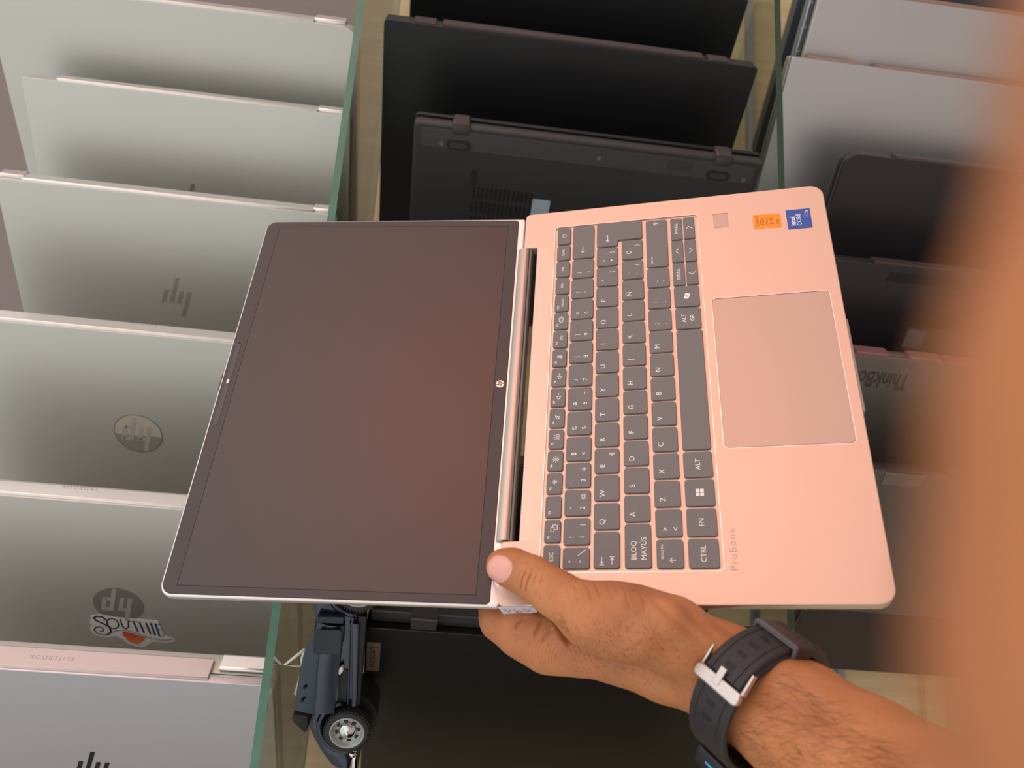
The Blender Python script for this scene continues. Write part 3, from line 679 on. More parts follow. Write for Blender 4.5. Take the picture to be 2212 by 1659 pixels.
FL = [[('c', 'ESC', 0, 0, 3.6)],
      [fl('F1'), ('s', 1.8, -0.8, 0.35, [[(-2.2, 1.9), (0.9, 1.9), (0.9, -0.2), (-2.2, -0.2), (-2.2, 1.9)], [(-0.8, -0.4), (-0.8, -1.5), (2.4, -1.5), (2.4, 0.6), (1.2, 0.6)], [(-0.8, -2.3), (2.4, -2.3)]])],
      [fl('F2')], [fl('F3'), ('s', 1, -0.3, 0.3, sunk(1.5))], [fl('F4'), ('s', 1, -0.3, 0.38, sunk(2.2))],
      [fl('F5'), ('s', 1.4, -0.8, 0.3, [[(-2, 0.9), (2, 0.9), (2, -1.1), (-2, -1.1), (-2, 0.9)], [(-1.2, 0.3), (1.2, 0.3)], [(-1.2, -0.4), (1.2, -0.4)], [(-1.4, 1.6), (-1.8, 2.4)], [(0, 1.6), (0, 2.5)], [(1.4, 1.6), (1.8, 2.4)]])],
      [fl('F6'), ('s', 0.8, -0.4, 0.32, SPK + [[(-1.8, -1.8), (1.4, 1.9)]])],
      [fl('F7'), ('s', 0.2, -0.6, 0.32, SPK + [[(1.6, 0), (2.8, 0)]])],
      [fl('F8'), ('s', 0.2, -0.6, 0.32, SPK + [[(1.5, 0), (3.1, 0)], [(2.3, 0.8), (2.3, -0.8)]])],
      [fl('F9'), ('s', 1, -0.4, 0.34, [[(-0.6, 1.7), (0.6, 1.7), (0.6, -0.2), (-0.6, -0.2), (-0.6, 1.7)], [(-1.3, 0.2), (-0.9, -0.9), (0.9, -0.9), (1.3, 0.2)], [(0, -0.9), (0, -1.8)], [(-1.6, -1.4), (1.6, 1.9)]])],
      [fl('F10'), ('s', 0.8, -0.8, 0.34, [[(-1.6, 1.1), (-1.6, -1.1), (0.1, 0), (-1.6, 1.1)], [(1, 1.1), (1, -1.1)], [(2, 1.1), (2, -1.1)]])],
      [fl('F11'), ('s', 1.2, -0.2, 0.36, [[(-0.2, 1.7), (1.6, 0), (-0.2, -1.7), (-1.6, 0), (-0.2, 1.7)], [(1.1, 1.6), (2.8, 0), (1.1, -1.6)], [(-1.4, 1.6), (-2.8, 0), (-1.4, -1.6)]])],
      [fl('F12'), ('c', 'INICIO', 0.3, -0.9, 2.5)],
      [('c', 'FIN', 0, 0, 2.7)], [('c', 'INS', 0, 0, 2.7)], [('c', 'SUPR', 0, 0, 2.7)],
      [('s', 0.2, 0, 0.42, [arc(0, 0, 1.5, 125, 415, 14), [(0, 0.6), (0, 1.9)]])]]
for i in range(17): rk(FU[i], 187.3, FU[i + 1] - 1.3, 197.9, FL[i], 1.7)
P = 19.35
def L1(s): return [('t', s, 5.0, 5.4, 4.9)]
def L2(a, b, c=None):
    o = [('t', a, 5.0, 5.3, 4.4), ('t', b, 5.0, 11.9, 4.4)]
    if c: o.append(('t', c, 13.0, 11.9, 4.0))
    return o
rk(-138.6, 169, -124.6, 185.8, [('t', 'ª', 4.5, 5.3, 4.2), ('t', 'º', 4.5, 11.9, 4.2), ('s', 3.2, -3.2, 0.45, [[(-1.6, 2), (1.8, -2.4)]])])
num = [('!', '1', '|'), ('“', '2', '@'), ('·', '3', '#'), ('$', '4'), ('%', '5'), ('&', '6', '¬'), ('/', '7'), ('(', '8'), (')', '9'), ('=', '0'), ('?', "'"), ('¿', '¡')]
for i, n_ in enumerate(num):
    x = -123.3 + i * P; rk(x, 169, x + 18.1, 185.8, L2(*n_))
rk(109.0, 169, 142.2, 185.8, [('s', -8, 0.3, 0.5, ARL)])
rk(-138.5, 150.8, -114.8, 167.0, [('s', -7, 3, 0.42, [[(2.3, 0), (-1.6, 0)], [(-0.5, 1), (-1.6, 0), (-0.5, -1)], [(-2.4, 1.3), (-2.4, -1.3)]]), ('s', -7, -3.2, 0.42, [[(-2.3, 0), (1.6, 0)], [(0.5, 1), (1.6, 0), (0.5, -1)], [(2.4, 1.3), (2.4, -1.3)]])])
for i, c in enumerate('QWERTYUIOP'):
    x = -113.6 + i * P; l = L1(c)
    if c == 'E': l.append(('t', '€', 13.6, 11.6, 4.2))
    rk(x, 150.8, x + 18.1, 167.1, l)
rk(79.7, 150.8, 97.9, 167.1, [('t', '^', 5, 5.5, 4.4), ('t', '`', 5, 12.2, 4.4), ('t', '[', 13, 11.6, 4.2)])
rk(99.1, 150.8, 117.3, 167.1, [('t', '*', 5, 6.2, 4.4), ('t', '+', 5, 11.6, 4.6), ('t', ']', 13, 11.6, 4.2)])
key(fillet(m_([(118.7, 150.9), (124.3, 150.9), (124.2, 132.3), (143.0, 132.3), (143.6, 167.1), (118.6, 167.1)]), [x * mm for x in (1.9, 1.0, 1.9, 1.9, 1.9, 1.9)], 4),
    [('s', -4.6, 9, 0.5, [[(3, 1.2), (3, 0), (-3, 0)], [(-1.7, 1.2), (-3, 0), (-1.7, -1.2)]])])
rk(-138.6, 132.0, -110.0, 148.2, [('t', 'BLOQ', 11.2, 5.6, 4.6), ('t', 'MAYÚS', 12.2, 11.6, 4.6)])
for i, c in enumerate('ASDFGHJKLÑ'):
    x = -109.0 + i * P; l = L1(c)
    rk(x, 132.0, x + 18.1, 148.3, l)
rk(84.5, 132.2, 102.6, 148.3, [('t', '¨', 5, 6.5, 4.6), ('t', '´', 5, 12.5, 4.6), ('t', '{', 13, 11.6, 4.2)])
rk(103.8, 132.2, 122.9, 148.3, [('t', 'Ç', 6.4, 5.6, 4.8), ('t', '}', 13.4, 11.6, 4.2)])
rk(-138.9, 113.2, -120.5, 129.4, [('t', 'BLOQ FN', 10.2, 3.6, 2.2), ('s', -4.2, -1.6, 0.45, ARU)])
rk(-119.2, 113.2, -100.9, 129.5, [('t', '>', 5.0, 6.0, 5.0), ('t', '<', 5.0, 12.2, 5.0)])
for i, c in enumerate('ZXCVBNM'):
    x = -99.6 + i * P; rk(x, 113.3, x + 18.1, 129.7, L1(c))
for i, (a, b) in enumerate(((';', ','), (':', '.'), ('_', '-'))):
    x = 35.9 + i * P; rk(x, 113.4, x + 18.1, 129.8, [('t', a, 5.2, 5.5, 5.0), ('t', b, 5.2, 11.4, 5.0)])
rk(94.0, 113.5, 141.3, 129.6, [('t', 'IMPR PA', 6.0, 4.0, 2.0), ('s', 19.5, 0.3, 0.5, ARU)])
rk(-139.1, 92.7, -120.4, 110.8, [('c', 'CTRL', -0.4, 0, 4.4)])
rk(-119.3, 92.7, -100.8, 110.9, [('c', 'FN', 0, 0, 4.4)])
q4 = lambda a, b: [(a, b), (a + 2.2, b), (a + 2.2, b + 2.2), (a, b + 2.2)]
rk(-99.6, 92.7, -81.2, 110.9, [('f', 0, 0, [q4(-2.4, -2.4), q4(0.2, -2.4), q4(-2.4, 0.2), q4(0.2, 0.2)])])
rk(-80.1, 92.8, -61.7, 111.0, [('c', 'ALT', 0, 0, 4.4)])
rk(-60.5, 92.9, 34.3, 111.0, [])
rk(35.3, 93.1, 53.9, 111.0, [('c', 'ALT', 0, 2.9, 4.2), ('c', 'GR', 0, -2.9, 4.2)])
rk(54.9, 93.1, 73.7, 111.1, [('f', 0, 0, [arc(-0.8, 0.3, 1.9, 0, 345, 14), arc(1.0, -0.3, 1.9, 0, 345, 14)])])
rk(74.9, 102.3, 95.6, 111.1, [('c', 'REPÁG', 0, 0, 3.4)], 1.0); rk(74.9, 93.0, 95.9, 101.6, [('s', 0, 0, 0.45, [[(1.0, 2.4), (-1.2, 0), (1.0, -2.4)]])], 1.0)
rk(96.9, 102.3, 117.9, 111.1, [('s', 0, 0, 0.45, [[(-2.4, -1), (0, 1.2), (2.4, -1)]])], 1.0); rk(97.0, 93.0, 118.0, 101.5, [('s', 0, 0, 0.45, [[(-2.4, 1), (0, -1.2), (2.4, 1)]])], 1.0)
rk(119.1, 102.2, 140.9, 111.0, [('c', 'AVPÁG', 0, 0, 3.4)], 1.0); rk(119.4, 93.0, 141.1, 101.4, [('s', 0, 0, 0.45, [[(-1.0, 2.4), (1.2, 0), (-1.0, -2.4)]])], 1.0)
# stickers on the deck
st = prism('orange_note', fillet(m_([(122.4, 30.6), (136.4, 30.2), (137.2, 50.2), (122.8, 50.6), (122.9, 42.5), (124.2, 41.6), (122.8, 40.6)]), [0, 2.5 * mm, 0, 0, 0, 0, 0], 4), -0.0001, 0.00015, mat('note_orange', (255, 146, 30), 0.6, bump=0.1), HL)
bm = bmesh.new()
for s_, x_, y_, z_ in (('Core i5', 130.2, 47.5, 3.3), ('12th', 129.4, 44.0, 4.0), ('16/512', 129.8, 40.8, 2.9), ('B: 9h', 129.4, 37.2, 3.6), ('Por', 128.4, 33.0, 3.8)):
    add_text(bm, s_, z_ * mm, x_ * mm, y_ * mm, 0.00015, None, shear=0.3)
from_bm('handwriting', bm, mat('pen_brown', (110, 50, 22), 0.6), st)
cs = prism('processor_sticker', rr(0.1195, 0.0093, 0.1388, 0.0264, 0.0003, 2), -0.0001, 0.00015, mat('sticker_blue', (32, 76, 158), 0.35), HL)
bm = bmesh.new()
add_text(bm, 'intel', 5.2 * mm, 0.1273, 0.0222, 0.00015, None, off=0.00012); add_text(bm, 'CORE', 4.6 * mm, 0.1283, 0.0179, 0.00015, None)
add_text(bm, '5', 2.8 * mm, 0.1364, 0.0117, 0.00015, None, off=0.00006)
for i in range(6):
    for j in range(4):
        x = 0.1300 + i * 0.0011; y = 0.0112 + j * 0.0011; 
        if i + j < 7: add_prism(bm, [(x, y), (x + 0.0003, y), (x + 0.0003, y + 0.0003), (x, y + 0.0003)], 0.00015, 0.00017)
from_bm('sticker_lettering', bm, LEG, cs)
# paper slip taped on the left edge near the hinge
sl = prism('paper_slip', [(0.2235, -0.0135), (0.2240, -0.001), (0.208, 0.0002), (0.202, -0.003), (0.2015, -0.010), (0.207, -0.012), (0.209, -0.0145), (0.215, -0.0135)], 0, 0.0005, mat('paper_white', (214, 206, 214), 0.6), HL, 0, basis((0, 1, 0), (0, 0, 1), (-1, 0, 0), (-0.1611, 0, 0)))
bm = bmesh.new()
for pl in ([(0.221, -0.004), (0.219, -0.009), (0.217, -0.005)], [(0.215, -0.004), (0.214, -0.010), (0.212, -0.006), (0.211, -0.010)], [(0.209, -0.003), (0.207, -0.008), (0.205, -0.004)]):
    add_stroke(bm, pl, 0.0006, 0.0005, basis((0, 1, 0), (0, 0, 1), (-1, 0, 0), (-0.1611, 0, 0)))
from_bm('pen_marks', bm, mat('pen_blue', (96, 84, 130), 0.6), sl)
prism('port', rr(0.180, -0.0064, 0.1995, -0.0036, 0.0006, 3), -0.001, 0.0003, GAP, HL, 0, basis((0, 1, 0), (0, 0, 1), (-1, 0, 0), (-0.161, 0, 0)))
# lid
aL = math.radians(6.2975)
ML = Matrix.Translation((0, 0.22484, -0.00174)) @ Matrix.Rotation(aL, 4, 'X')
lo = fillet(m_([(-161.0, -1.0), (158.6, 0.4), (161.6, 218.2), (-161.0, 216.0)]), [x * mm for x in (2, 2, 9, 9)], 10)
lid = prism('lid', lo, -0.0058, -0.0004, mat('lid_silver', (224, 218, 214), 0.3, 0.75), HL, 0.0012, seg=3, matrix=ML)
bz = prism('bezel', fillet(m_([(-159.6, 4.6), (156.6, 5.6), (160.2, 216.8), (-159.4, 214.5)]), [x * mm for x in (3, 3, 7.5, 7.5)], 8), -0.0006, 0.0002, BEZ, lid, 0.0003)
bz_r = ring('display_gasket', m_([(-154.3, 13.2), (150.8, 14.1), (154.5, 205.9), (-153.9, 204.8)]), m_([(-153.9, 13.6), (150.4, 14.5), (154.1, 205.5), (-153.5, 204.4)]), 0.0001, 0.0003, GAP, lid)
prism('display', m_([(-154.1, 13.4), (150.6, 14.3), (154.3, 205.7), (-153.7, 204.6)]), -0.0003, 0.00024, SCR, lid)
wc = prism('webcam_bar', rr(-0.0372, 0.2092, 0.0378, 0.2128, 0.0018, 8), 0.0, 0.0004, mat('webcam_bar', (62, 64, 66), 0.35), lid, 0.0001)
prism('webcam_shutter', rr(-0.0015, 0.2102, 0.0022, 0.2118, 0.0003, 2), 0.0004, 0.0006, LEG, wc)
bm = bmesh.new(); add_cyl(bm, (0.0355, 0.2110, 0.0003), (0.0355, 0.2110, 0.0006), 0.0011, n=16); from_bm('lens', bm, GAP, wc)
bm = bmesh.new(); add_cyl(bm, (-0.0350, 0.2110, 0.0003), (-0.0350, 0.2110, 0.00045), 0.0004, n=10); from_bm('microphone', bm, GAP, wc)
lg = prism('logo', arc(-0.0012, 0.0097, 0.0030, 0, 350, 35), 0.0001, 0.0004, mat('logo_silver', (226, 212, 206), 0.3, 0.4), lid)
bm = bmesh.new(); R_ = 0.003
for q in ((-0.45, -0.42, -0.27, 0.95), (-0.27, 0.22, -0.02, 0.38), (-0.16, -0.42, 0.02, 0.36), (0.16, -0.95, 0.34, 0.38), (0.34, 0.22, 0.56, 0.38), (0.34, -0.42, 0.56, -0.26), (0.46, -0.4, 0.62, 0.36)):
    x0, y0, x1, y1 = q; f = lambda x, y: (-0.0012 + (x + 0.22 * y) * R_, 0.0097 + y * R_)
    add_prism(bm, [f(x0, y0), f(x1, y0), f(x1, y1), f(x0, y1)], 0.0004, 0.00045)
from_bm('letter_cutout', bm, BEZ, lg)
prism('lid_tab', rr(-0.0065, 0.2145, 0.0080, 0.2176, 0.0008, 3), -0.0040, -0.0006, BEZ, lid, 0.0003)
# hinge barrel under the lid
bm = bmesh.new()
prof = [(228.5, -0.6), (226.0, 0.9), (223.0, 1.2), (220.5, 0.5), (218.6, -1.2), (217.6, -3.5), (217.6, -7.0), (220, -9.5), (226, -9.8), (229, -8)]
add_prism(bm, m_(prof), -0.1192, 0.1240, 0.0010, basis((0, 1, 0), (0, 0, 1), (1, 0, 0)))
from_bm('hinge_barrel', bm, mat('barrel_metal', (176, 162, 152), 0.28, 0.9), HL, autosmooth=60)
bm = bmesh.new(); add_stroke(bm, [(0.2208, 0.0), (0.2208, 0.0)], 0.001)
bm.free()
prism('barrel_groove', rr(-0.1188, 0.2196, 0.1236, 0.2200, 0.0001, 2), -0.0004, 0.00025, GAP, HL)

# ------------------------------------------------------------------ hand and forearm
def pd(x, y, d):        # a point seen along image direction (x, y) at distance d in front of the lens plane
    return UP + RC @ Vector(((x - 1106.0) / F * d, -(y - 829.5) / F * d, -d))
HK = 0.94
def J(x, y, d, r): return (np.array(pd(x, y, d * HK)), r * HK)
arm = [J(2430, 2135, .29, .048), J(2240, 1965, .315, .0455), J(2020, 1800, .36, .0405), J(1860, 1672, .397, .0350), J(1725, 1562, .432, .0298), J(1600, 1478, .458, .0272), J(1530, 1442, .468, .0262)]
CH = []   # chains: list of joints, blend radius
CH.append((arm, .010))
CH.append(([J(1545, 1450, .474, .0205), J(1440, 1432, .482, .0205), J(1330, 1402, .490, .0178), J(1245, 1392, .500, .0168), J(1185, 1388, .507, .0165)], .008))     # index metacarpal side
CH.append(([J(1540, 1420, .462, .0180), J(1450, 1370, .456, .0190), J(1370, 1348, .454, .0190), J(1310, 1336, .458, .0180), J(1266, 1326, .463, .0158)], .009))     # thumb metacarpal
CH.append(([J(1262, 1320, .464, .0150), J(1200, 1282, .473, .0124), J(1150, 1249, .481, .0122)], .006))
CH.append(([J(1150, 1248, .481, .0122), J(1108, 1228, .487, .0112), J(1086, 1222, .490, .0100)], .004))
CH.append(([J(1185, 1390, .508, .0160), J(1130, 1362, .516, .0150), J(1084, 1336, .527, .0142)], .009))   # index proximal
CH.append(([J(1084, 1336, .527, .0135), J(1068, 1290, .546, .0118)], .004))
CH.append(([J(1068, 1290, .546, .0112), J(1072, 1240, .555, .0092)], .004))
# webbing and palm behind the edge of the laptop
CH.append(([J(1500, 1440, .492, .020), J(1380, 1400, .505, .0185), J(1290, 1385, .520, .0175)], .014))
CH.append(([J(1290, 1385, .520, .0165), J(1230, 1350, .535, .0150), J(1185, 1310, .545, .0130)], .006))   # middle
CH.append(([J(1185, 1310, .545, .0120), J(1160, 1250, .556, .0105), J(1155, 1200, .562, .0090)], .003))
CH.append(([J(1350, 1400, .522, .0165), J(1300, 1350, .540, .0145), J(1270, 1300, .548, .0125)], .006))   # ring
CH.append(([J(1270, 1300, .548, .0115), J(1250, 1240, .556, .0100), J(1245, 1195, .560, .0088)], .003))
CH.append(([J(1420, 1420, .515, .0160), J(1380, 1370, .535, .0130), J(1360, 1320, .540, .0110)], .006))   # little
CH.append(([J(1360, 1320, .540, .0100), J(1345, 1270, .546, .0088), J(1340, 1235, .548, .0078)], .003))
# tendon and thenar ridges
CH.append(([J(1640, 1440, .437, .0075), J(1760, 1505, .409, .0085)], .012))
CH.append(([J(1560, 1395, .441, .0055), J(1440, 1330, .437, .0065), J(1350, 1305, .440, .0075)], .010))
CH.append(([J(1500, 1440, .447, .0060), J(1380, 1380, .440, .0060), J(1260, 1345, .452, .006)], .010))

def sdf_grid(chains, vox, pad=.012):
    P = np.array([j[0] for c, _ in chains for j in c]); R = np.array([j[1] for c, _ in chains for j in c])
    lo = (P - R[:, None]).min(0) - pad; hi = (P + R[:, None]).max(0) + pad
    n = np.ceil((hi - lo) / vox).astype(int) + 1
    Dm = np.full(n, 1.0, np.float32)
    ax = [lo[i] + vox * np.arange(n[i]) for i in range(3)]
    for c, k in chains:
        for (a, ra), (b, rb) in zip(c, c[1:]):
            m = max(ra, rb) + k + 4 * vox + .004
            l = np.minimum(a, b) - m; h = np.maximum(a, b) + m
            s = [slice(max(0, int((l[i] - lo[i]) / vox)), min(n[i], int((h[i] - lo[i]) / vox) + 2)) for i in range(3)]
            X, Y, Z = np.meshgrid(ax[0][s[0]], ax[1][s[1]], ax[2][s[2]], indexing='ij')
            ab = b - a; L = ab @ ab
            t = np.clip(((X - a[0]) * ab[0] + (Y - a[1]) * ab[1] + (Z - a[2]) * ab[2]) / L, 0, 1)
            d = np.sqrt((X - a[0] - t * ab[0]) ** 2 + (Y - a[1] - t * ab[1]) ** 2 + (Z - a[2] - t * ab[2]) ** 2) - (ra + (rb - ra) * t)
            old = Dm[s[0], s[1], s[2]]
            hh = np.maximum(k - np.abs(old - d), 0) / k
            Dm[s[0], s[1], s[2]] = np.minimum(old, d) - hh * hh * k * .25
    return Dm, lo, n
def surface_nets(Dm, lo, vox):
    ins = Dm < 0
    c = [(i, j, k) for i in (0, 1) for j in (0, 1) for k in (0, 1)]
    sh = tuple(x - 1 for x in Dm.shape)
    def sub(A, o): return A[o[0]:o[0] + sh[0], o[1]:o[1] + sh[1], o[2]:o[2] + sh[2]]
    cnt = sum(sub(ins, o).astype(np.int8) for o in c)
    act = (cnt > 0) & (cnt < 8)
    idx = np.full(sh, -1, np.int64); ai = np.argwhere(act); idx[act] = np.arange(len(ai))
    acc = np.zeros((len(ai), 3)); w = np.zeros(len(ai))
    val = {o: Dm[ai[:, 0] + o[0], ai[:, 1] + o[1], ai[:, 2] + o[2]] for o in c}
    for o in c:
        for ax_ in range(3):
            if o[ax_]: continue
            q = list(o); q[ax_] = 1; q = tuple(q)
            a, b = val[o], val[q]; m = (a < 0) != (b < 0)
            t = np.where(m, a / np.where(m, a - b, 1), 0)
            p = np.array(o, float)[None] + np.zeros((len(ai), 3)); p[:, ax_] += t
            acc[m] += p[m]; w[m] += 1
    V = lo + (ai + acc / w[:, None]) * vox
    Fq = []
    for ax_ in range(3):
        a = ins[tuple(slice(1, -1) if i != ax_ else slice(0, -1) for i in range(3))]
        b = ins[tuple(slice(1, -1) if i != ax_ else slice(1, None) for i in range(3))]
        E = np.argwhere(a != b); fl_ = a[tuple(E.T)]
        u, v = [i for i in range(3) if i != ax_]
        base_ = E.copy(); base_[:, u] += 1; base_[:, v] += 1
        def id_(du, dv):
            q = base_.copy(); q[:, u] += du; q[:, v] += dv
            return idx[tuple(q.T)]
        quad = np.stack([id_(-1, -1), id_(0, -1), id_(0, 0), id_(-1, 0)], 1)
        if ax_ == 1: fl_ = ~fl_
        quad = np.where(fl_[:, None], quad, quad[:, ::-1])
        Fq.append(quad)
    return V, np.concatenate(Fq)
def skin_mesh(name, chains, vox, smooth=2):
    Dm, lo, n = sdf_grid(chains, vox)
    V, Q = surface_nets(Dm, lo, vox)
    E = np.concatenate([Q[:, [0, 1]], Q[:, [1, 2]], Q[:, [2, 3]], Q[:, [3, 0]]])
    for _ in range(smooth):
        s_ = np.zeros_like(V); c_ = np.zeros(len(V))
        np.add.at(s_, E[:, 0], V[E[:, 1]]); np.add.at(c_, E[:, 0], 1); np.add.at(s_, E[:, 1], V[E[:, 0]]); np.add.at(c_, E[:, 1], 1)
        V = V * .5 + s_ / c_[:, None] * .5
    return V, Q
V, Q = skin_mesh('body', CH, 0.0012)
# finer faces on the hand, where the folds are
def refine(V, Q, mask, cuts):
    bm = bmesh.new(); vs = [bm.verts.new(v) for v in V.tolist()]
    for q in Q.tolist(): bm.faces.new([vs[i] for i in q])
    bm.faces.ensure_lookup_table(); bm.verts.index_update()
    fs = [bm.faces[i] for i in np.nonzero(mask[Q].all(1))[0]]
    es = list({e for f in fs for e in f.edges})
    bmesh.ops.subdivide_edges(bm, edges=es, cuts=cuts, use_grid_fill=True)
    bmesh.ops.triangulate(bm, faces=bm.faces[:])
    bm.verts.index_update()
    V2 = np.array([v.co[:] for v in bm.verts]); T = np.array([[v.index for v in f.verts] for f in bm.faces]); bm.free()
    E = np.concatenate([T[:, [0, 1]], T[:, [1, 2]], T[:, [2, 0]]])
    for _ in range(6):
        s_ = np.zeros_like(V2); c_ = np.zeros(len(V2))
        np.add.at(s_, E[:, 0], V2[E[:, 1]]); np.add.at(c_, E[:, 0], 1); np.add.at(s_, E[:, 1], V2[E[:, 0]]); np.add.at(c_, E[:, 1], 1)
        V2 = V2 * .4 + s_ / c_[:, None] * .6
    return V2, T
CAMP = np.array(UP)
Rn = np.array(RC)
def to_px(V):
    c = (V - CAMP) @ Rn
    return 1106 + F * c[:, 0] / -c[:, 2], 829.5 - F * c[:, 1] / -c[:, 2], -c[:, 2]
# vertex normals
def vnormals(V, Q):
    K_ = Q.shape[1]
    n = np.cross(V[Q[:, 2]] - V[Q[:, 0]], V[Q[:, -1]] - V[Q[:, 1]]) if K_ == 4 else np.cross(V[Q[:, 1]] - V[Q[:, 0]], V[Q[:, 2]] - V[Q[:, 0]])
    N = np.zeros_like(V)
    for k in range(K_): np.add.at(N, Q[:, k], n)
    return N / np.maximum(np.linalg.norm(N, axis=1), 1e-12)[:, None]
N = vnormals(V, Q)
tv = CAMP - V; tv /= np.linalg.norm(tv, axis=1)[:, None]
if (N * tv).sum(1)[np.argmin(to_px(V)[2])] < 0: Q = Q[:, ::-1]; N = -N
px_, py_, pz_ = to_px(V)
V, Q = refine(V, Q, ((px_ > 1040) & (px_ < 1440) & (py_ > 1180) & (py_ < 1500) & ((N * tv).sum(1) > -.15) & (pz_ < .53)), 3)
N = vnormals(V, Q); tv = CAMP - V; tv /= np.linalg.norm(tv, axis=1)[:, None]
# skin folds: creases across the thumb joint, at the thumb root, and the fold of the palm
px_, py_, pz_ = to_px(V)
front = (N * tv).sum(1) > -0.1
def crease(pts, width, depth, dmax=.60):
    global V
    P = np.array(pts, float); best = np.full(len(V), 1e9)
    for a, b in zip(P, P[1:]):
        ab = b - a; t = np.clip(((px_ - a[0]) * ab[0] + (py_ - a[1]) * ab[1]) / (ab @ ab), 0, 1)
        best = np.minimum(best, np.hypot(px_ - a[0] - t * ab[0], py_ - a[1] - t * ab[1]))
    L_ = np.hypot(*(P[0] - P[-1]))
    e0 = np.hypot(px_ - P[0][0], py_ - P[0][1]); e1 = np.hypot(px_ - P[-1][0], py_ - P[-1][1])
    fade = np.clip(np.minimum(e0, e1) / (L_ * .25 + 1e-6), 0.15, 1)
    g = np.exp(-(best / width) ** 2) * fade * front * (pz_ < dmax * HK)
    V = V - N * (g * depth)[:, None]
for pts in ([(1141, 1226), (1128, 1250), (1124, 1272), (1127, 1285)], [(1153, 1228), (1142, 1250), (1136, 1270), (1136, 1288)]): crease(pts, 1.5, .0008)
for pts in ([(1131, 1228), (1119, 1246), (1116, 1262)], [(1163, 1236), (1154, 1254), (1150, 1272)], [(1174, 1240), (1166, 1262)]): crease(pts, 1.3, .0004)
for pts in ([(1257, 1254), (1270, 1272), (1276, 1292), (1278, 1306)], [(1283, 1252), (1290, 1275), (1294, 1296)]): crease(pts, 2.0, .0006)
for pts in ([(1310, 1256), (1318, 1285), (1330, 1310)], [(1345, 1264), (1356, 1292), (1362, 1315)], [(1382, 1275), (1390, 1300), (1393, 1330)], [(1240, 1262), (1246, 1284)]): crease(pts, 1.6, .0004)
for pts in ([(1202, 1336), (1212, 1356), (1222, 1378), (1236, 1396)],): crease(pts, 8, .0035)
for pts in ([(1180, 1334), (1168, 1346), (1160, 1362), (1152, 1380)], [(1138, 1330), (1120, 1345), (1112, 1365)], [(1196, 1352), (1180, 1372), (1165, 1392)]): crease(pts, 4, .0012)
for i in range(9):
    x = 1150 + i * 7; crease([(x + 12, 1365 + i * 3), (x, 1400 + i * 4), (x + 3, 1432 + i * 3)], 1.3, .0002)
rc = random.Random(11)
for i in range(34):          # fine wrinkles running across the base of the thumb
    x = rc.uniform(1225, 1420); y = 1262 + (x - 1256) * .14 + rc.uniform(4, 60); l_ = rc.uniform(14, 42); sl_ = rc.uniform(.15, .4)
    crease([(x, y), (x + l_ * sl_ * .5, y + l_ * .5), (x + l_ * sl_ * 1.3, y + l_)], 1.2, rc.uniform(.00010, .00024))
for i in range(16):
    x = rc.uniform(1110, 1215); y = 1215 + (x - 1110) * .45 + rc.uniform(-2, 30); l_ = rc.uniform(10, 24)
    crease([(x, y), (x - l_ * .3, y + l_ * .5), (x - l_ * .35, y + l_)], 1.2, rc.uniform(.00010, .00022))
for pts in ([(1405, 1290), (1450, 1330), (1510, 1380), (1545, 1410)], [(1480, 1312), (1520, 1352), (1560, 1385)]): crease(pts, 9, .0012)
for pts in ([(1655, 1455), (1720, 1495), (1800, 1560), (1880, 1620)],): crease(pts, 14, .0015)
N = vnormals(V, Q)

SK = bpy.data.materials.new('skin'); SK.use_nodes = True
n = SK.node_tree; b = n.nodes['Principled BSDF']; t = n.nodes.new('ShaderNodeTexCoord')
b.inputs['Roughness'].default_value = 0.50; b.inputs['Specular IOR Level'].default_value = 0.38
b.inputs['Subsurface Weight'].default_value = 0.12; b.inputs['Subsurface Radius'].default_value = (0.010, 0.004, 0.002); b.inputs['Subsurface Scale'].default_value = 0.4
no = n.nodes.new('ShaderNodeTexNoise'); no.inputs['Scale'].default_value = 28; no.inputs['Detail'].default_value = 6
rp = n.nodes.new('ShaderNodeValToRGB'); rp.color_ramp.elements[0].position = .3; rp.color_ramp.elements[1].position = .72
rp.color_ramp.elements[0].color = lin((170, 106, 66)) + (1,); rp.color_ramp.elements[1].color = lin((196, 130, 84)) + (1,)
n.links.new(t.outputs['Object'], no.inputs[0]); n.links.new(no.outputs['Fac'], rp.inputs[0])
sp2 = n.nodes.new('ShaderNodeTexNoise'); sp2.inputs['Scale'].default_value = 420; sp2.inputs['Detail'].default_value = 2
mr = n.nodes.new('ShaderNodeMapRange'); mr.inputs['From Min'].default_value = .60; mr.inputs['From Max'].default_value = .74
n.links.new(t.outputs['Object'], sp2.inputs[0]); n.links.new(sp2.outputs['Fac'], mr.inputs['Value'])
mx = n.nodes.new('ShaderNodeMix'); mx.data_type = 'RGBA'; mx.inputs['B'].default_value = lin((146, 86, 58)) + (1,)
sc = n.nodes.new('ShaderNodeMath'); sc.operation = 'MULTIPLY'; sc.inputs[1].default_value = 0.35
n.links.new(mr.outputs[0], sc.inputs[0]); n.links.new(sc.outputs[0], mx.inputs['Factor']); n.links.new(rp.outputs[0], mx.inputs['A']); n.links.new(mx.outputs['Result'], b.inputs['Base Color'])
vo = n.nodes.new('ShaderNodeTexVoronoi'); vo.inputs['Scale'].default_value = 900; vo.feature = 'DISTANCE_TO_EDGE'
bp = n.nodes.new('ShaderNodeBump'); bp.inputs['Strength'].default_value = .22; bp.inputs['Distance'].default_value = .0003
wv = n.nodes.new('ShaderNodeTexNoise'); wv.inputs['Scale'].default_value = 180; wv.inputs['Detail'].default_value = 5
ad = n.nodes.new('ShaderNodeMath'); ad.operation = 'ADD'
n.links.new(t.outputs['Object'], vo.inputs[0]); n.links.new(t.outputs['Object'], wv.inputs[0])
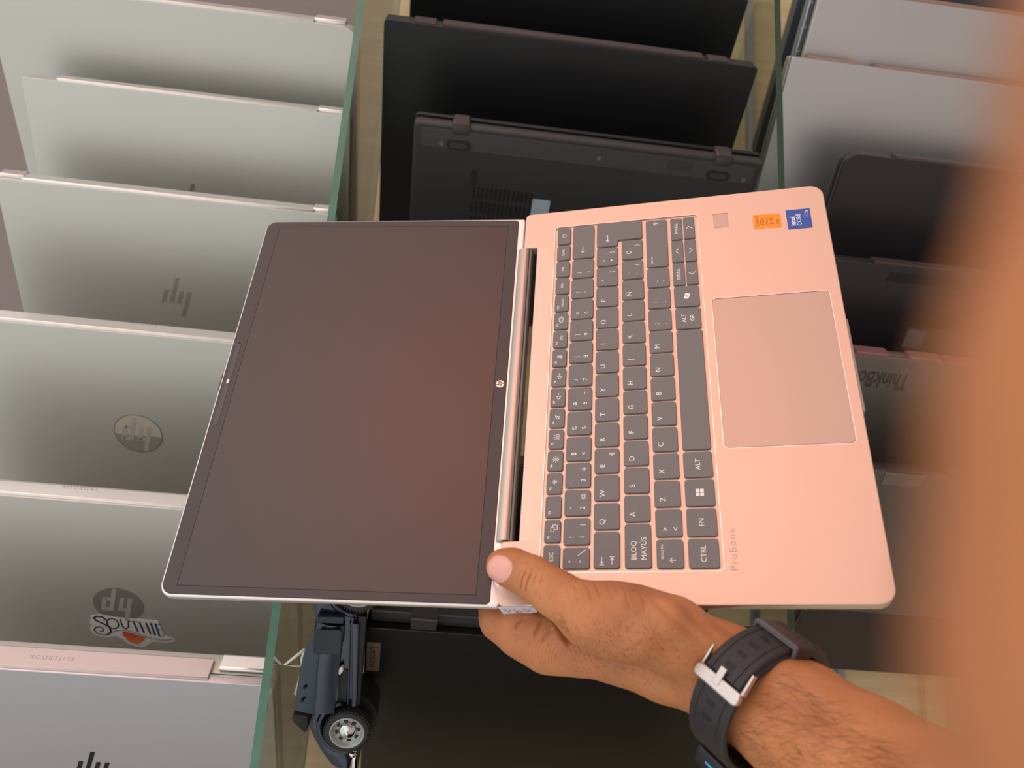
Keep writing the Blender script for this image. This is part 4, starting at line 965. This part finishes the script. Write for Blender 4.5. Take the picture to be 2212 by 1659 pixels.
n.links.new(vo.outputs['Distance'], ad.inputs[0]); n.links.new(wv.outputs['Fac'], ad.inputs[1])
n.links.new(ad.outputs[0], bp.inputs['Height']); n.links.new(bp.outputs[0], b.inputs['Normal'])

def np_mesh(name, V, Q):
    me = bpy.data.meshes.new(name)
    me.vertices.add(len(V)); me.vertices.foreach_set('co', V.astype(np.float32).ravel())
    me.loops.add(Q.size); me.loops.foreach_set('vertex_index', Q.astype(np.int32).ravel())
    me.polygons.add(len(Q)); me.polygons.foreach_set('loop_start', np.arange(0, Q.size, Q.shape[1], dtype=np.int32)); 
    me.polygons.foreach_set('use_smooth', [True] * len(Q)); me.update(calc_edges=True); me.validate()
    return me
org = Vector(arm[-1][0])
person = link('person', np_mesh('person', V - np.array(org), Q), SK); person.location = org
tag(person, 'forearm and hand gripping the open laptop at its hinge corner, thumb on top', 'person')
bvh = BVHTree.FromPolygons([Vector(v) for v in V], Q.tolist())
def hit(x, y):
    d = (pd(x, y, 1.0) - UP).normalized()
    return bvh.ray_cast(UP, d)
# thumb nail: a curved plate laid on the thumb
def nail():
    c = (1079, 1229); bm = bmesh.new(); na, nb = 14, 14; g = {}
    ux = Vector((0.80, 0.60, 0)).normalized()
    # axes in the picture: a along the thumb towards the tip (left-up), b across
    a_ = Vector((-0.90, -0.43)); b_ = Vector((0.43, -0.90))
    for i in range(na + 1):
        for j in range(nb + 1):
            u = -1 + 2 * i / na; v = -1 + 2 * j / nb
            # superellipse mapping
            su = u * math.sqrt(max(0, 1 - 0.42 * v * v)); sv = v * math.sqrt(max(0, 1 - 0.42 * u * u))
            x = c[0] + a_.x * su * 27 + b_.x * sv * 29; y = c[1] + a_.y * su * 27 + b_.y * sv * 29
            h = hit(x, y)
            if h[0] is None: g[i, j] = None; continue
            lift = 0.00045 * (1 - (max(abs(u), abs(v)) ** 6)) + 0.0001
            g[i, j] = bm.verts.new(h[0] + h[1] * lift - org)
    for i in range(na):
        for j in range(nb):
            q = [g[i, j], g[i + 1, j], g[i + 1, j + 1], g[i, j + 1]]
            if all(q): bm.faces.new(q)
    nm = mat('nail', (226, 164, 148), 0.28, spec=0.6, var=0.05, scale=120)
    o = from_bm('thumbnail', bm, nm, person, smooth=True)
nail()
# hairs on the forearm, wrist and hand back
def hairs(name, region, count, length, dirpx, rad, seed, col):
    rnd = random.Random(seed); vs = []; fs = []
    k = 0; tries = 0
    while k < count and tries < count * 6:
        tries += 1
        x, y = region(rnd)
        h = hit(x, y)
        if h[0] is None: continue
        p, nn = h[0], h[1]
        h2 = hit(x + dirpx[0] * 8, y + dirpx[1] * 8)
        if h2[0] is None: continue
        d = (h2[0] - p)
        if d.length > .02 or d.length < 1e-5: continue
        d = d.normalized()
        sd = nn.cross(d).normalized()
        d = (d + sd * rnd.gauss(0, .38)).normalized(); L = length * rnd.uniform(.5, 1.25); curl = rnd.gauss(0, .35); lift = rnd.uniform(.05, .35)
        pts = []; q = p.copy(); dd = (d + nn * lift).normalized()
        for s in range(6):
            pts.append(q.copy()); q = q + dd * (L / 5)
            nr = bvh.find_nearest(q)
            if nr[0] is not None:
                sn = nr[1] if nr[1].dot(nn) > 0 else -nr[1]
                q = nr[0] + sn * (0.00012 + lift * .0010 * (s + 1) / 5); nn = sn; sd = nn.cross(dd).normalized()
            dd = (dd + sd * curl * .25); dd = (dd - nn * dd.dot(nn)).normalized()
        base_i = len(vs)
        for s, q in enumerate(pts):
            r_ = rad * (1 - s / 5.6); w1 = sd * r_; w2 = nn * r_
            vs += [tuple(q + w1 - org), tuple(q - w1 * .5 + w2 * .87 - org), tuple(q - w1 * .5 - w2 * .87 - org)]
        for s in range(5):
            a = base_i + s * 3
            for e in range(3): fs.append((a + e, a + (e + 1) % 3, a + 3 + (e + 1) % 3, a + 3 + e))
        k += 1
    me = bpy.data.meshes.new(name); me.from_pydata(vs, [], fs)
    o = link(name, me, mat('hair_' + name, col, 0.5), person, smooth=True); o['kind'] = 'stuff'
    return o
hairs('forearm_hair', lambda r: ((lambda t, s: (1640 + 360 * t - 120 * s, 1500 + 260 * t + 160 * s))(r.random(), r.uniform(-.35, 1.25))), 720, .0150, (.95, .25), .000046, 3, (62, 38, 26))
hairs('hand_hair', lambda r: (r.gauss(1330, 85), r.gauss(1405, 42)), 800, .0022, (.5, .8), .000045, 5, (92, 54, 36))

# the tip of another finger of the photographer, close to the lens at the lower edge of the upright picture
def K(x, y, d, r): return (np.array(pd(x, y, d)), r)
fch = [([K(2990, -900, .0265, .0078), K(2885, 100, .0250, .0080), K(2745, 900, .0240, .0080), K(2725, 1500, .0238, .0082), K(2760, 2500, .025, .0085)], .003),
       ([K(2760, 2500, .025, .0085), K(2960, 4200, .030, .0095)], .003)]
V2, Q2 = skin_mesh('finger', fch, 0.0009)
N2 = vnormals(V2, Q2); t2 = V2.mean(0)
if (N2 * (V2 - t2)).sum() < 0: Q2 = Q2[:, ::-1]
fo = Vector(V2.mean(0))
fin = link('finger', np_mesh('finger', V2 - np.array(fo), Q2), SK); fin.location = fo
tag(fin, "blurred finger of a person at the lens, along the picture's right side", 'finger')

# ------------------------------------------------------------------ wristwatch
def watch():
    c = pd(1634, 1514, .447 * HK); el = pd(1882, 1722, .389 * HK)
    ax = (c - el).normalized()
    tocam = (UP - c).normalized(); f_ = (tocam - ax * tocam.dot(ax)).normalized()   # side facing the lens
    s_ = ax.cross(f_).normalized()                                                 # across
    M = basis(s_, f_, ax, c)
    root = empty('wristwatch', M, 'black rubber-strapped wristwatch with a silver buckle worn on the wrist', 'watch')
    RA, RB = .0308, .0322      # half width across, half height towards the lens
    def ringpt(th, off): # th from +s axis counter-clockwise to +f
        x, y = math.cos(th) * RA, math.sin(th) * RB
        nx, ny = math.cos(th) / RA, math.sin(th) / RB; l = math.hypot(nx, ny)
        return Vector((x + nx / l * off, y + ny / l * off, 0))
    def band(name, t0, t1, o0, o1, w, m, par, n=60, prof=None, wob=None):
        bm = bmesh.new(); prev = None; first = None
        for i in range(n + 1):
            th = math.radians(t0 + (t1 - t0) * i / n)
            ww = w if not wob else w * wob(i / n)
            ring_ = []
            pr = prof or [(-1, 0), (-1, .75), (-.93, 1), (-.66, 1), (-.63, .82), (-.60, 1), (.60, 1), (.63, .82), (.66, 1), (.93, 1), (1, .75), (1, 0)]
            for a, b_ in pr:
                p = ringpt(th, o0 + (o1 - o0) * b_); p.z = a * ww / 2; ring_.append(bm.verts.new(p))
            if prev:
                for k in range(len(ring_)):
                    j = (k + 1) % len(ring_); bm.faces.new((prev[k], prev[j], ring_[j], ring_[k]))
            else: first = ring_
            prev = ring_
        if abs(t1 - t0) < 359: bm.faces.new(first); bm.faces.new(prev[::-1])
        return from_bm(name, bm, m, par, autosmooth=35)
    RBM = mat('strap_rubber', (44, 40, 42), 0.48, spec=0.4, bump=0.12, bscale=2500)
    strap = band('strap', 20, 200, .0002, .0032, .0240, RBM, root)
    band('strap_tail', 10, 92, .0034, .0062, .0225, RBM, root)
    def holes(par, degs, off, m):
        bm = bmesh.new()
        for dg_ in degs:
            th = math.radians(dg_); p = ringpt(th, off); q = ringpt(th + .02, off); tx = (q - p).normalized(); nn = Vector((tx.y, -tx.x, 0))
            if nn.dot(p) < 0: nn = -nn
            fr = basis(tx, Vector((0, 0, 1)), nn, p)
            add_prism(bm, rr(-.0013, -.0029, .0013, .0029, .0011, 5), -.0006, .00012, 0, fr)
        return from_bm('strap_holes', bm, m, par)
    holes(root, (46, 58, 70, 82), .0062, GAP); holes(root, (116, 129), .0032, GAP)
    BUCK = mat('buckle_steel', (214, 202, 194), 0.24, 0.85)
    # buckle frame around the strap
    th = math.radians(99); p = ringpt(th, .0062); q = ringpt(th + .02, .0062); tx = (q - p).normalized(); nn = Vector((-tx.y, tx.x, 0)); nn = nn if nn.dot(p) > 0 else -nn
    fr = basis(tx, Vector((0, 0, 1)), nn, p)
    bk = prism('buckle', rr(-.0036, -.0145, .0032, .0145, .0026, 6), -.0026, .0012, BUCK, root, .0009, fr, seg=3)
    for sgn in (-1, 1):
        prism('buckle_arm', [(-.0030, sgn * .0140), (-.0140, sgn * .0138), (-.0140, sgn * .0126), (-.0030, sgn * .0124)], -.0040, -.0006, BUCK, bk, .0004, fr)
    prism('tongue', rr(-.0085, -.0019, .0005, .0019, .0004, 3), .0002, .0019, BUCK, bk, .0003, fr)
    # keeper loop and strap end
    band('keeper', 14, 34, .0066, .0082, .0262, mat('strap_end_rubber', (62, 48, 49), 0.5, spec=0.35), root, n=14, prof=[(-1, -3), (-1, 0.6), (-.9, 1), (.9, 1), (1, 0.6), (1, -3), (.9, -3), (.9, 0), (-.9, 0), (-.9, -3)])
    band('keeper_edge_highlight', 34, 37, .0066, .0086, .0266, mat('keeper_highlight', (92, 92, 96), 0.45), root, n=3, prof=[(-1, -3), (-1, 0.6), (-.9, 1), (.9, 1), (1, 0.6), (1, -3), (.9, -3), (.9, 0), (-.9, 0), (-.9, -3)])  # rim in lighter grey, painting the highlight along the keeper's edge
    band('strap_end', -24, 14, .0034, .0092, .0240, mat('strap_end_rubber', (1, 1, 1)), root, n=30)
    # case on the far lower side of the wrist
    th = math.radians(214); p = ringpt(th, .0); q = ringpt(th + .02, .0); tx = (q - p).normalized(); nn = Vector((-tx.y, tx.x, 0)); nn = nn if nn.dot(p) > 0 else -nn
    fr = basis(tx, Vector((0, 0, 1)), nn, p)
    cs_ = prism('case', rr(-.017, -.0165, .021, .0165, .005, 8), .0012, .0115, mat('case_black', (36, 38, 42), 0.35, 0.2), root, .0015, fr, seg=3)
    prism('glass', rr(-.0165, -.014, .0185, .014, .006, 8), .0104, .0112, mat('watch_glass', (12, 14, 18), 0.06), cs_, .0003, fr)
    prism('accent_line', rr(-.0174, -.010, -.0166, .006, .0003, 2), .006, .0070, mat('cyan_line', (78, 176, 214), 0.4), cs_, 0, fr)
    band('lower_strap', 250, 336, .0002, .0032, .0235, RBM, root)
watch()
